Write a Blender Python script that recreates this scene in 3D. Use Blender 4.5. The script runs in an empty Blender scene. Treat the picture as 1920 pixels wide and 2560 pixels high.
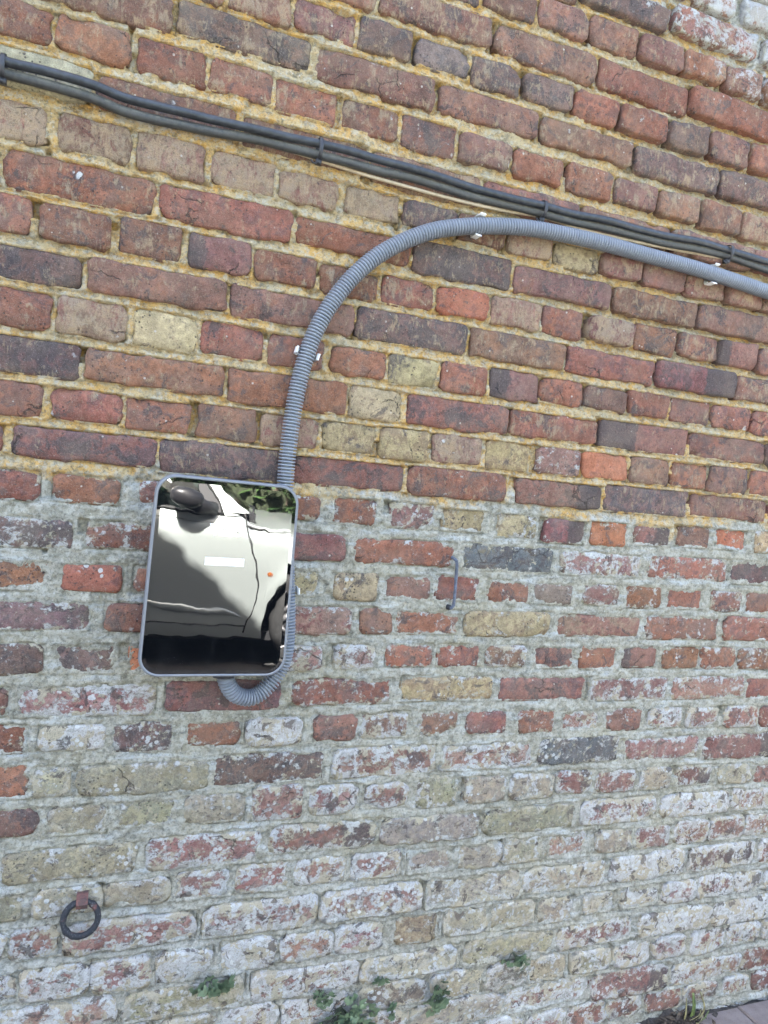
import bpy, math, random
import numpy as np
from mathutils import Vector, Matrix

C = bpy.context.scene.collection
SC = bpy.context.scene
R = math.radians

# ------------------------------------------------------------------ camera
CAM = np.array([0.0, -1.34631, 1.35505])
yaw, pitch, roll, FPX = 0.3509797, -0.0680689, 0.1007867, 1775.04
fwd = Vector((math.sin(yaw) * math.cos(pitch), math.cos(yaw) * math.cos(pitch), math.sin(pitch)))
rgt = Vector((math.cos(yaw), -math.sin(yaw), 0))
upv = rgt.cross(fwd)
r2 = rgt * math.cos(roll) + upv * math.sin(roll)
u2 = -rgt * math.sin(roll) + upv * math.cos(roll)
cd = bpy.data.cameras.new('camera')
cam = bpy.data.objects.new('camera', cd)
C.objects.link(cam)
M4 = Matrix(((r2.x, u2.x, -fwd.x, CAM[0]), (r2.y, u2.y, -fwd.y, CAM[1]), (r2.z, u2.z, -fwd.z, CAM[2]), (0, 0, 0, 1)))
cam.matrix_world = M4
cd.sensor_fit = 'VERTICAL'
cd.sensor_height = 36.0
cd.sensor_width = 27.0
cd.lens = 36.0 * FPX / 2560.0
cd.clip_start = 0.02
cd.clip_end = 500
SC.camera = cam

# ------------------------------------------------------------------ sky, sun, exposure
SUN = Vector((-0.40, 1.0, 1.35)).normalized()
el = math.asin(SUN.z)
az = math.atan2(SUN.x, SUN.y)
w = bpy.data.worlds.new('World')
SC.world = w
w.use_nodes = True
wn = w.node_tree
wn.nodes.clear()
sky = wn.nodes.new('ShaderNodeTexSky')
sky.sky_type = 'NISHITA'
sky.sun_disc = False
sky.sun_elevation = el
sky.sun_rotation = az
sky.air_density = 1.0
sky.dust_density = 6.0
sky.ozone_density = 0.5
bg = wn.nodes.new('ShaderNodeBackground')
bg.inputs['Strength'].default_value = 0.052
wo = wn.nodes.new('ShaderNodeOutputWorld')
wn.links.new(sky.outputs[0], bg.inputs['Color'])
wn.links.new(bg.outputs[0], wo.inputs['Surface'])

sl = bpy.data.lights.new('sun', 'SUN')
sl.energy = 5.0
sl.angle = R(0.5)
sl.color = (1.0, 0.96, 0.90)
so = bpy.data.objects.new('sun', sl)
C.objects.link(so)
so.rotation_euler = SUN.to_track_quat('Z', 'Y').to_euler()
so.location = (-3, 8, 10)

SC.view_settings.view_transform = 'Standard'
SC.view_settings.look = 'None'
SC.view_settings.gamma = 1.0
SC.view_settings.use_curve_mapping = False
SC.view_settings.exposure = 4.75
SC.cycles.max_bounces = 8
SC.cycles.diffuse_bounces = 4

# ------------------------------------------------------------------ helpers
rng = np.random.default_rng(11)
random.seed(5)


def vnoise(x, y, seed=0):
    t = np.random.default_rng(1000 + seed).random((257, 257))
    xi = np.floor(x).astype(int)
    yi = np.floor(y).astype(int)
    fx = x - xi
    fy = y - yi
    fx = fx * fx * fx * (fx * (fx * 6 - 15) + 10)
    fy = fy * fy * fy * (fy * (fy * 6 - 15) + 10)
    x0 = xi % 256
    y0 = yi % 256
    a = t[y0, x0]
    b = t[y0, x0 + 1]
    c = t[y0 + 1, x0]
    d = t[y0 + 1, x0 + 1]
    return (a * (1 - fx) + b * fx) * (1 - fy) + (c * (1 - fx) + d * fx) * fy


def fbm(x, y, o=3, seed=0):                       # roughly -1..1
    s = 0.0
    a = 1.0
    n = 0.0
    for i in range(o):
        s = s + a * (vnoise(x * 2 ** i + 37.7 * i, y * 2 ** i + 11.3 * i, seed + i) * 2 - 1)
        n += a
        a *= 0.5
    return s / n * 1.6


def sstep(a, b, x):
    t = np.clip((x - a) / (b - a), 0, 1)
    return t * t * (3 - 2 * t)


def link(o, parent=None):
    C.objects.link(o)
    if parent is not None:
        o.parent = parent
    return o


def mesh(name, verts, faces, mat=None, parent=None, loc=(0, 0, 0), smooth=True):
    me = bpy.data.meshes.new(name)
    me.from_pydata([tuple(map(float, v)) for v in verts], [], faces)
    if smooth:
        me.polygons.foreach_set('use_smooth', [True] * len(me.polygons))
    if mat:
        me.materials.append(mat)
    o = bpy.data.objects.new(name, me)
    o.location = loc
    return link(o, parent)


def empty(name, loc, label=None, cat=None, group=None):
    o = bpy.data.objects.new(name, None)
    o.location = loc
    o.empty_display_size = 0.05
    C.objects.link(o)
    return tag(o, label, cat, group)


def tag(o, label=None, cat=None, group=None, kind=None):
    if label:
        o['label'] = label
    if cat:
        o['category'] = cat
    if group:
        o['group'] = group
    if kind:
        o['kind'] = kind
    return o


class MB:
    """collects shapes for one mesh object"""

    def __init__(self):
        self.v = []
        self.f = []

    def add(self, v, f):
        n = len(self.v)
        self.v += [tuple(p) for p in v]
        self.f += [tuple(i + n for i in q) for q in f]
        return self

    def box(self, a, b):
        (x0, y0, z0), (x1, y1, z1) = a, b
        v = [(x, y, z) for x in (x0, x1) for y in (y0, y1) for z in (z0, z1)]
        f = [(0, 1, 3, 2), (4, 6, 7, 5), (0, 4, 5, 1), (2, 3, 7, 6), (0, 2, 6, 4), (1, 5, 7, 3)]
        return self.add(v, f)

    def tube(self, pts, rad, n=10, caps=True, up=(0, 0, 1), closed=False):
        P = np.array(pts, float)
        m = len(P)
        rad = np.broadcast_to(np.array(rad, float), (m,))
        if closed:
            T = np.roll(P, -1, 0) - np.roll(P, 1, 0)
        else:
            T = np.gradient(P, axis=0)
        T /= np.linalg.norm(T, axis=1)[:, None] + 1e-12
        u = np.array(up, float)
        v = []
        nrm = np.cross(T[0], u)
        if np.linalg.norm(nrm) < 1e-3:
            nrm = np.cross(T[0], (1, 0, 0))
        for i in range(m):
            nrm = nrm - T[i] * nrm.dot(T[i])
            nrm = nrm / np.linalg.norm(nrm)
            b = np.cross(T[i], nrm)
            for k in range(n):
                a = 2 * math.pi * k / n
                v.append(P[i] + rad[i] * (math.cos(a) * nrm + math.sin(a) * b))
        f = []
        for i in range(m if closed else m - 1):
            i2 = (i + 1) % m
            for k in range(n):
                k2 = (k + 1) % n
                f.append((i * n + k, i * n + k2, i2 * n + k2, i2 * n + k))
        if caps and not closed:
            f.append(tuple(range(n - 1, -1, -1)))
            f.append(tuple(range((m - 1) * n, m * n)))
        return self.add(v, f)

    def build(self, name, mat, parent=None, loc=(0, 0, 0), smooth=True):
        L = np.array(loc, float)
        return mesh(name, [np.array(p) - L for p in self.v], self.f, mat, parent, loc, smooth)


def local(o_parent):
    """offset of a parent's origin: children meshes are written in world coordinates minus this"""
    return o_parent.location.copy()


def spline(pts, n):
    """Catmull-Rom through points, n samples spaced evenly by length"""
    P = np.array(pts, float)
    P = np.vstack([2 * P[0] - P[1], P, 2 * P[-1] - P[-2]])
    out = []
    for i in range(1, len(P) - 2):
        for t in np.linspace(0, 1, 24, endpoint=False):
            p0, p1, p2, p3 = P[i - 1:i + 3]
            out.append(0.5 * ((2 * p1) + (p2 - p0) * t + (2 * p0 - 5 * p1 + 4 * p2 - p3) * t * t + (3 * p1 - p0 - 3 * p2 + p3) * t ** 3))
    out.append(P[-2])
    out = np.array(out)
    d = np.r_[0, np.cumsum(np.linalg.norm(np.diff(out, axis=0), axis=1))]
    s = np.linspace(0, d[-1], n)
    return np.stack([np.interp(s, d, out[:, i]) for i in range(3)], 1)


# ------------------------------------------------------------------ materials
class NT:
    def __init__(self, name, rough=0.8):
        self.m = bpy.data.materials.new(name)
        self.m.use_nodes = True
        self.t = self.m.node_tree
        self.b = self.t.nodes['Principled BSDF']
        self.b.inputs['Roughness'].default_value = rough
        self._pos = None

    def n(self, typ, **kw):
        nd = self.t.nodes.new(typ)
        for k, v in kw.items():
            setattr(nd, k, v)
        return nd

    def l(self, a, b):
        self.t.links.new(a, b)

    def setin(self, sock, v):
        if hasattr(v, 'is_output') or isinstance(v, bpy.types.NodeSocket):
            self.l(v, sock)
        else:
            sock.default_value = v

    def pos(self):
        if self._pos is None:
            self._pos = self.n('ShaderNodeNewGeometry').outputs['Position']
        return self._pos

    def scaled(self, sc, off=(0, 0, 0)):
        mp = self.n('ShaderNodeMapping')
        self.l(self.pos(), mp.inputs['Vector'])
        mp.inputs['Scale'].default_value = sc
        mp.inputs['Location'].default_value = off
        return mp.outputs[0]

    def noise(self, scale, detail=4, rough=0.55, vec=None, dist=0.0):
        nd = self.n('ShaderNodeTexNoise')
        self.l(vec if vec is not None else self.pos(), nd.inputs['Vector'])
        nd.inputs['Scale'].default_value = scale
        nd.inputs['Detail'].default_value = detail
        nd.inputs['Roughness'].default_value = rough
        nd.inputs['Distortion'].default_value = dist
        return nd.outputs['Fac']

    def voro(self, scale, feature='F1', vec=None, rnd=1.0):
        nd = self.n('ShaderNodeTexVoronoi', feature=feature)
        self.l(vec if vec is not None else self.pos(), nd.inputs['Vector'])
        nd.inputs['Scale'].default_value = scale
        nd.inputs['Randomness'].default_value = rnd
        return nd.outputs['Distance']

    def math(self, op, a, b=0.0, c=None, clamp=False):
        nd = self.n('ShaderNodeMath', operation=op, use_clamp=clamp)
        self.setin(nd.inputs[0], a)
        self.setin(nd.inputs[1], b)
        if c is not None:
            self.setin(nd.inputs[2], c)
        return nd.outputs[0]

    def ramp(self, v, a, b, lo=0.0, hi=1.0):
        nd = self.n('ShaderNodeMapRange', interpolation_type='SMOOTHSTEP', clamp=True)
        self.setin(nd.inputs['Value'], v)
        self.setin(nd.inputs['From Min'], a)
        self.setin(nd.inputs['From Max'], b)
        nd.inputs['To Min'].default_value = lo
        nd.inputs['To Max'].default_value = hi
        return nd.outputs[0]

    def mix(self, f, a, b, blend='MIX'):
        nd = self.n('ShaderNodeMix', data_type='RGBA', blend_type=blend)
        self.setin(nd.inputs[0], f)
        for s, v in ((nd.inputs[6], a), (nd.inputs[7], b)):
            if isinstance(v, tuple):
                s.default_value = (*v[:3], 1)
            else:
                self.l(v, s)
        return nd.outputs[2]

    def attr(self, name):
        nd = self.n('ShaderNodeAttribute', attribute_name=name, attribute_type='GEOMETRY')
        return nd

    def bump(self, h, strength=0.5, dist=0.002):
        nd = self.n('ShaderNodeBump')
        nd.inputs['Strength'].default_value = strength
        nd.inputs['Distance'].default_value = dist
        self.l(h, nd.inputs['Height'])
        self.l(nd.outputs[0], self.b.inputs['Normal'])

    def col(self, c):
        self.setin(self.b.inputs['Base Color'], (*c, 1) if isinstance(c, tuple) else c)


def simple(name, col, rough=0.5, metal=0.0, var=0.15, scale=60, bump=0.0, bscale=200, coat=0.0, spec=0.5, ior=1.5):
    t = NT(name, rough)
    f = t.noise(scale, 4)
    f = t.ramp(f, 0.3, 0.7, 1 - var, 1 + var)
    mx = t.mix(1.0, col, (1, 1, 1), 'MULTIPLY')
    nd = mx.node
    cb = t.n('ShaderNodeCombineColor')
    for i in range(3):
        t.l(f, cb.inputs[i])
    t.l(cb.outputs[0], nd.inputs[7])
    t.col(mx)
    t.b.inputs['Metallic'].default_value = metal
    t.b.inputs['Coat Weight'].default_value = coat
    t.b.inputs['Specular IOR Level'].default_value = spec
    t.b.inputs['IOR'].default_value = ior
    if bump:
        t.bump(t.noise(bscale, 3), bump, 0.002)
    return t.m


# ---- brick
def brick_material():
    t = NT('brick_clay', 0.92)
    t.b.inputs['Specular IOR Level'].default_value = 0.25
    bc = t.attr('bc').outputs['Color']
    b2 = t.attr('b2').outputs['Color']
    sep = t.n('ShaderNodeSeparateColor')
    t.l(t.attr('wr').outputs['Color'], sep.inputs[0])
    lime, dark, sand = sep.outputs[0], sep.outputs[1], sep.outputs[2]
    sep2 = t.n('ShaderNodeSeparateColor')
    t.l(t.attr('wr2').outputs['Color'], sep2.inputs[0])
    mixb, edge, cren = sep2.outputs[0], sep2.outputs[1], sep2.outputs[2]
    nbig = t.noise(18, 4, 0.6)
    nmid = t.noise(46, 6, 0.68, dist=0.5)
    nfin = t.noise(230, 4, 0.7)
    ngrit = t.noise(560, 2, 0.7)

    def cover(n, amount, soft, k=0.25, base=0.625):          # patch mask: amount 0..1 is about the share covered
        th = t.math('SUBTRACT', base, t.math('MULTIPLY', amount, k))
        return t.ramp(n, th, t.math('ADD', th, soft))

    def grey(f):
        cb = t.n('ShaderNodeCombineColor')
        for i in range(3):
            t.l(f, cb.inputs[i])
        return cb.outputs[0]
    # tone of the clay: soft clouds, then fine mottling
    c = t.mix(1.0, bc, grey(t.ramp(nbig, 0.28, 0.72, 0.72, 1.32)), 'MULTIPLY')
    c = t.mix(cover(t.math('ADD', t.math('MULTIPLY', nmid, .55), t.math('MULTIPLY', nbig, .45)), mixb, 0.07), c, b2)
    c = t.mix(1.0, c, grey(t.ramp(t.noise(95, 5, .7), 0.3, 0.7, 0.74, 1.26)), 'MULTIPLY')
    # burnt patches
    nd2 = t.noise(24, 6, 0.7, vec=t.scaled((1, 1, 1), (7.3, 0, 2.2)), dist=0.8)
    dm = cover(nd2, dark, 0.07)
    c = t.mix(t.math('MULTIPLY', dm, 0.78), c, t.mix(t.ramp(nfin, .4, .6), (0.040, 0.037, 0.042), (0.085, 0.07, 0.068)))
    pock = t.math('MULTIPLY', t.ramp(t.voro(120), 0.24, 0.17), t.ramp(t.noise(13, 3, vec=t.scaled((1, 1, 1), (2, 8, 1))), 0.46, 0.56))
    c = t.mix(t.math('MULTIPLY', pock, 0.8), c, (0.035, 0.03, 0.032))
    soot = cover(t.noise(17, 6, .72, vec=t.scaled((1, 1, 1), (9, 2, 6)), dist=.7), t.math('MULTIPLY', dark, .8), .10)
    c = t.mix(t.math('MULTIPLY', soot, .55), c, (0.07, 0.058, 0.055))
    # sandy wash dragged down in streaks
    vs = t.noise(1.0, 6, 0.72, vec=t.scaled((105, 60, 34), (3, 1, 9)), dist=1.3)
    sm = cover(t.math('ADD', t.math('MULTIPLY', vs, 0.46), t.math('MULTIPLY', t.noise(31, 6, .7, dist=.6), 0.54)), sand, 0.08)
    c = t.mix(t.math('MULTIPLY', sm, 0.68), c, t.mix(t.ramp(nmid, .4, .6), (0.36, 0.26, 0.15), (0.31, 0.25, 0.17)))
    # lime, whitewash and cement remains: crisp-edged islands at several sizes
    nl = t.noise(30, 9, 0.70, vec=t.scaled((1, 1, 1.2), (1.7, 0, 5.1)), dist=0.6)
    nl2 = t.noise(105, 6, 0.72, vec=t.scaled((1, 1, 1), (9.7, 0, 5.1)))
    nlm = t.math('ADD', t.math('MULTIPLY', nl, 0.62), t.math('MULTIPLY', nl2, 0.38))
    la = t.math('ADD', lime, t.math('MULTIPLY', edge, t.math('MULTIPLY', lime, 0.9)))
    lm = cover(nlm, la, 0.022)
    lsoft = cover(nlm, t.math('ADD', la, .28), 0.12)
    nk = t.noise(27, 5, .65, vec=t.scaled((1, 1, 1), (3.1, 2, 8.2)), dist=.5)
    limec = t.mix(t.ramp(nk, .45, .50), (0.40, 0.36, 0.26), (0.465, 0.465, 0.45))
    limec = t.mix(t.math('MULTIPLY', cren, t.ramp(nbig, .45, .55)), limec, (0.40, 0.35, 0.235))
    limec = t.mix(t.ramp(nk, .56, .60, 0, .7), limec, (0.285, 0.29, 0.255))
    limec = t.mix(t.ramp(nfin, 0.50, 0.66, 0, 0.55), limec, (0.21, 0.20, 0.165))
    c = t.mix(t.math('MULTIPLY', lsoft, t.math('MULTIPLY', t.math('MINIMUM', lime, .6), 0.8)), c, limec)
    c = t.mix(t.math('MULTIPLY', lm, 0.94), c, limec)
    # white lichen spots in gangs
    vsp = t.voro(70)
    sz = t.math('ADD', 0.16, t.math('MULTIPLY', t.noise(60, 2, vec=t.scaled((1, 1, 1), (1, 6, 2))), 0.34))
    spot = t.ramp(t.math('ADD', vsp, t.math('MULTIPLY', t.noise(260, 2), 0.18)), t.math('ADD', sz, .10), t.math('ADD', sz, .05))
    gate = cover(t.noise(11, 4, .6, vec=t.scaled((1, 1, 1), (4, 4, 4))), t.math('MULTIPLY', lime, 1.1), .05, .25, .64)
    c = t.mix(t.math('MULTIPLY', t.math('MULTIPLY', spot, gate), 0.88), c, (0.52, 0.53, 0.51))
    # dark algae islands on the lime
    c = t.mix(t.math('MULTIPLY', cover(t.noise(33, 6, .7, vec=t.scaled((1, 1, 1), (6, 6, 1)), dist=.6), t.math('MULTIPLY', lime, .34), .03), .8), c, (0.06, 0.05, 0.048))
    # paint flecks
    fl = t.math('MULTIPLY', t.ramp(t.voro(52, vec=t.scaled((1, 1, 1), (0.2, 0.1, 0.7))), 0.13, 0.09), t.ramp(t.noise(17, 2, vec=t.scaled((1, 1, 1), (5, 1, 7))), .55, .6))
    c = t.mix(t.math('MULTIPLY', fl, 0.85), c, (0.48, 0.44, 0.38))
    # hairline cracks
    wv = t.n('ShaderNodeVectorMath', operation='ADD')
    nn = t.n('ShaderNodeTexNoise')
    t.l(t.pos(), nn.inputs['Vector'])
    nn.inputs['Scale'].default_value = 38
    nn.inputs['Detail'].default_value = 4
    sc_ = t.n('ShaderNodeVectorMath', operation='SCALE')
    t.l(nn.outputs['Color'], sc_.inputs[0])
    sc_.inputs['Scale'].default_value = 0.035
    t.l(t.pos(), wv.inputs[0])
    t.l(sc_.outputs[0], wv.inputs[1])
    crk = t.math('MULTIPLY', t.ramp(t.voro(11, 'DISTANCE_TO_EDGE', vec=wv.outputs[0]), 0.014, 0.005), t.ramp(t.noise(8, 2, vec=t.scaled((1, 1, 1), (2, 2, 9))), .60, .64))
    c = t.mix(t.math('MULTIPLY', crk, .8), c, (0.025, 0.02, 0.02))
    # general dust, and the pale rendered patch high up on the right
    c = t.mix(t.ramp(t.noise(14, 4, .6, vec=t.scaled((1, 1, 1), (8, 3, 3))), .38, .65, .02, .20), c, (0.34, 0.25, 0.18))
    sp = t.n('ShaderNodeSeparateXYZ')
    t.l(t.pos(), sp.inputs[0])
    pt = t.math('ADD', t.math('MULTIPLY', t.math('SUBTRACT', sp.outputs[2], 2.34), 5.5), t.math('MULTIPLY', t.math('SUBTRACT', sp.outputs[0], 1.10), 2.2))
    pm_ = t.ramp(t.math('ADD', t.math('MULTIPLY', pt, .16), t.math('ADD', t.math('MULTIPLY', nl, .62), t.math('MULTIPLY', nl2, .38))), .53, .62)
    c = t.mix(t.math('MULTIPLY', pm_, .72), c, t.mix(t.ramp(nk, .45, .5), (.40, .40, .36), (.47, .48, .47)))
    # gritty pores
    c = t.mix(t.ramp(ngrit, 0.53, 0.68, 0.0, 0.45), c, (0.045, 0.04, 0.035))
    c = t.mix(t.ramp(ngrit, 0.44, 0.32, 0.0, 0.25), c, (0.45, 0.40, 0.33))
    t.col(c)
    h = t.math('ADD', t.math('MULTIPLY', nfin, 0.7), t.math('MULTIPLY', nmid, 1.0))
    h = t.math('ADD', h, t.math('MULTIPLY', ngrit, 0.4))
    h = t.math('ADD', h, t.math('MULTIPLY', lm, 0.30))
    h = t.math('SUBTRACT', h, t.math('MULTIPLY', pock, 0.6))
    h = t.math('SUBTRACT', h, t.math('MULTIPLY', crk, 1.2))
    h = t.math('ADD', h, t.math('MULTIPLY', sm, 0.2))
    t.bump(h, 1.0, 0.0028)
    return t.m


def mortar_material():
    t = NT('mortar', 0.95)
    t.b.inputs['Specular IOR Level'].default_value = 0.2
    sp = t.n('ShaderNodeSeparateXYZ')
    t.l(t.pos(), sp.inputs[0])
    z = sp.outputs[2]
    nb = t.noise(7, 5, 0.6)
    nm = t.noise(38, 5, 0.65)
    nf = t.noise(210, 4, 0.7)
    ng = t.noise(560, 2, 0.7)
    och = t.mix(t.ramp(nm, 0.40, 0.60), (0.50, 0.300, 0.090), (0.47, 0.345, 0.170))
    och = t.mix(t.ramp(t.noise(55, 5, .65, vec=t.scaled((1, 1, 1), (5, 5, 5))), 0.52, 0.64, 0, 0.7), och, (0.24, 0.155, 0.075))
    och = t.mix(t.ramp(nb, 0.48, 0.62, 0, 0.6), och, (0.37, 0.325, 0.215))
    gry = t.mix(t.ramp(nm, 0.42, 0.58), (0.265, 0.245, 0.185), (0.375, 0.355, 0.29))
    gry = t.mix(t.ramp(t.noise(20, 5, .65, vec=t.scaled((1, 1, 1), (1, 9, 4))), .54, .60, 0, .6), gry, (.39, .365, .285))
    gry = t.mix(t.ramp(t.math('ADD', z, t.math('MULTIPLY', t.noise(6, 3), .3)), .85, .45, 0, .75), gry, t.mix(t.ramp(nm, .42, .58), (0.225, 0.213, 0.172), (0.32, 0.308, 0.265)))
    gry = t.mix(t.ramp(t.noise(1, 5, .6, vec=t.scaled((9, 9, 45), (2, 2, 2))), 0.50, 0.68, 0, 0.8), gry, (0.43, 0.45, 0.44))
    gry = t.mix(t.ramp(t.noise(1, 5, .65, vec=t.scaled((14, 9, 60), (6, 2, 8))), 0.52, 0.70, 0, 0.75), gry, (0.135, 0.14, 0.115))
    gry = t.mix(t.ramp(t.noise(5, 3, vec=t.scaled((1, 1, 1), (8, 2, 3))), 0.5, 0.66, 0, 0.35), gry, (0.31, 0.275, 0.175))
    zz = t.math('ADD', z, t.math('ADD', t.math('MULTIPLY', t.math('SUBTRACT', t.noise(24, 6, .7), 0.5), 0.15), t.math('MULTIPLY', t.math('SUBTRACT', t.noise(4.5, 2), 0.5), 0.16)))
    low = t.ramp(zz, 1.302, 1.270)
    c = t.mix(low, och, gry)
    pt = t.math('ADD', t.math('MULTIPLY', t.math('SUBTRACT', z, 2.33), 5.5), t.math('MULTIPLY', t.math('SUBTRACT', sp.outputs[0], 1.10), 2.2))
    pm_ = t.ramp(t.math('ADD', t.math('MULTIPLY', pt, .18), nm), .555, .60)
    c = t.mix(t.math('MULTIPLY', pm_, .9), c, t.mix(t.ramp(nb, .4, .6), (.36, .36, .32), (.46, .47, .46)))
    dr = t.math('MULTIPLY', t.ramp(sp.outputs[0], .55, 1.25), t.ramp(z, 1.45, 1.8))
    c = t.mix(t.math('MULTIPLY', dr, t.ramp(t.noise(16, 4, vec=t.scaled((1, 1, 1), (2, 7, 4))), .42, .62, .0, .7)), c, (.35, .265, .15))
    # pale speckle of lime and coarse sand, dark pores
    c = t.mix(t.math('MULTIPLY', t.ramp(t.voro(95), 0.17, 0.10), t.ramp(nb, 0.45, 0.6, 0.1, 0.8)), c, (0.48, 0.48, 0.43))
    c = t.mix(t.ramp(nf, 0.50, 0.64, 0, 0.55), c, (0.09, 0.08, 0.06))
    c = t.mix(t.ramp(t.noise(85, 5, .72, vec=t.scaled((1, 1, 1), (3, 1, 3))), .51, .57, 0, .5), c, (.42, .41, .35))
    c = t.mix(t.ramp(t.noise(70, 5, .72, vec=t.scaled((1, 1, 1), (7, 1, 8))), .54, .60, 0, .45), c, (.12, .115, .085))
    c = t.mix(t.ramp(ng, 0.58, 0.72, 0, 0.4), c, (0.07, 0.065, 0.055))
    c = t.mix(t.ramp(ng, 0.42, 0.28, 0, 0.35), c, (0.5, 0.48, 0.4))
    t.col(c)
    h = t.math('ADD', t.math('MULTIPLY', nf, 0.8), t.math('MULTIPLY', ng, 0.5))
    h = t.math('ADD', h, t.math('MULTIPLY', nm, 0.6))
    t.bump(h, 0.9, 0.0025)
    return t.m


M_BRICK = brick_material()
M_MORTAR = mortar_material()
M_CABLE = simple('black_cable_sheath', (0.030, 0.033, 0.038), 0.40, var=0.35, scale=90, bump=0.25, bscale=160)
M_GREYPVC = simple('grey_conduit_plastic', (0.20, 0.218, 0.245), 0.36, var=0.06, scale=30)
M_WHITE = simple('white_clip_plastic', (0.72, 0.72, 0.70), 0.4, var=0.06)
M_BEZEL = simple('grey_bezel', (0.18, 0.188, 0.20), 0.42, var=0.05)
M_BODY = simple('charcoal_casing', (0.06, 0.06, 0.068), 0.5, var=0.08)
M_DISP = simple('display_white', (0.88, 0.89, 0.90), 0.35, var=0.02)
M_INK = simple('dark_print', (0.05, 0.05, 0.05), 0.5)
M_TIE = simple('black_tie_plastic', (0.03, 0.03, 0.033), 0.45, var=0.2)


def dusty_cable():
    t = NT('dusty_cable_sheath', 0.6)
    geo = t.n('ShaderNodeNewGeometry')
    sp = t.n('ShaderNodeSeparateXYZ')
    t.l(geo.outputs['Normal'], sp.inputs[0])
    n = t.noise(120, 5, 0.7)
    n2 = t.noise(1, 4, 0.7, vec=t.scaled((9, 40, 90)))
    f = t.math('MULTIPLY', t.ramp(t.math('ADD', t.math('MULTIPLY', n, 0.5), t.math('MULTIPLY', n2, 0.5)), 0.36, 0.60), t.ramp(sp.outputs[2], -0.5, 0.6, 0.25, 0.95))
    t.col(t.mix(f, (0.032, 0.034, 0.037), (0.17, 0.165, 0.14)))
    t.l(t.ramp(f, 0, 0.6, 0.4, 0.9), t.b.inputs['Roughness'])
    t.bump(n, 0.3, 0.001)
    return t.m


def cream_sheath():
    t = NT('cream_cable_sheath', 0.6)
    n = t.noise(60, 5, 0.7)
    t.col(t.mix(t.ramp(n, 0.45, 0.7, 0, 0.5), (0.46, 0.37, 0.25), (0.24, 0.18, 0.11)))
    return t.m


def rusty(name, a, b, speck, f0=0.5):
    t = NT(name, 0.75)
    n = t.noise(55, 5, 0.7)
    c = t.mix(t.ramp(n, f0 - .06, f0 + .06), a, b)
    c = t.mix(t.ramp(t.noise(420, 3, 0.7), 0.60, 0.70, 0, 0.8), c, speck)
    t.col(c)
    t.b.inputs['Metallic'].default_value = 0.15
    t.bump(t.noise(300, 4, 0.7), 0.8, 0.0025)
    return t.m


M_DUSTY = dusty_cable()
M_CREAM = cream_sheath()
M_RING = rusty('flaking_black_iron', (0.025, 0.027, 0.032), (0.15, 0.065, 0.055), (0.33, 0.33, 0.32), 0.62)
M_RUST = rusty('rusted_red_iron', (0.19, 0.085, 0.07), (0.10, 0.06, 0.055), (0.05, 0.05, 0.05))
M_BAR = rusty('weathered_blue_grey_iron', (0.145, 0.17, 0.22), (0.09, 0.10, 0.125), (0.02, 0.02, 0.025))


def panel_glass():
    t = NT('glossy_black_panel', 0.015)
    dust = t.math('MULTIPLY', t.ramp(t.voro(230), .10, .06), t.ramp(t.noise(30, 3), .54, .62))
    film = t.ramp(t.noise(1, 5, .65, vec=t.scaled((40, 10, 14))), .50, .75, 0, .010)
    t.col(t.mix(t.math('ADD', t.math('MULTIPLY', dust, .25), film), (0.0035, 0.004, 0.005), (.5, .5, .48)))
    t.l(t.ramp(t.noise(18, 4, .6), .45, .75, .012, .035), t.b.inputs['Roughness'])
    t.b.inputs['IOR'].default_value = 2.1
    h = t.math('ADD', t.math('MULTIPLY', t.noise(11, 2, 0.4), 1.0), t.math('MULTIPLY', t.noise(34, 1, 0.4), 0.20))
    t.bump(h, 0.12, 0.0019)
    return t.m


M_PANEL = panel_glass()
HOLES = [(-0.164, 1.826, .006), (-0.16, 1.810, .006), (-0.051, 1.714, .0075), (-0.046, 2.043, .006), (0.26, 1.8, .0055), (0.462, 1.816, .006), (0.579, 2.142, .006), (0.31, 1.701, .006), (0.225, 1.569, .006), (0.153, 1.496, .006), (1.315, 2.347, .008), (0.91, 2.113, .007), (0.932, 1.821, .007), (0.97, 1.798, .007), (-0.124, 1.144, .0045), (-0.003, 0.319, .0065)]

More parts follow.
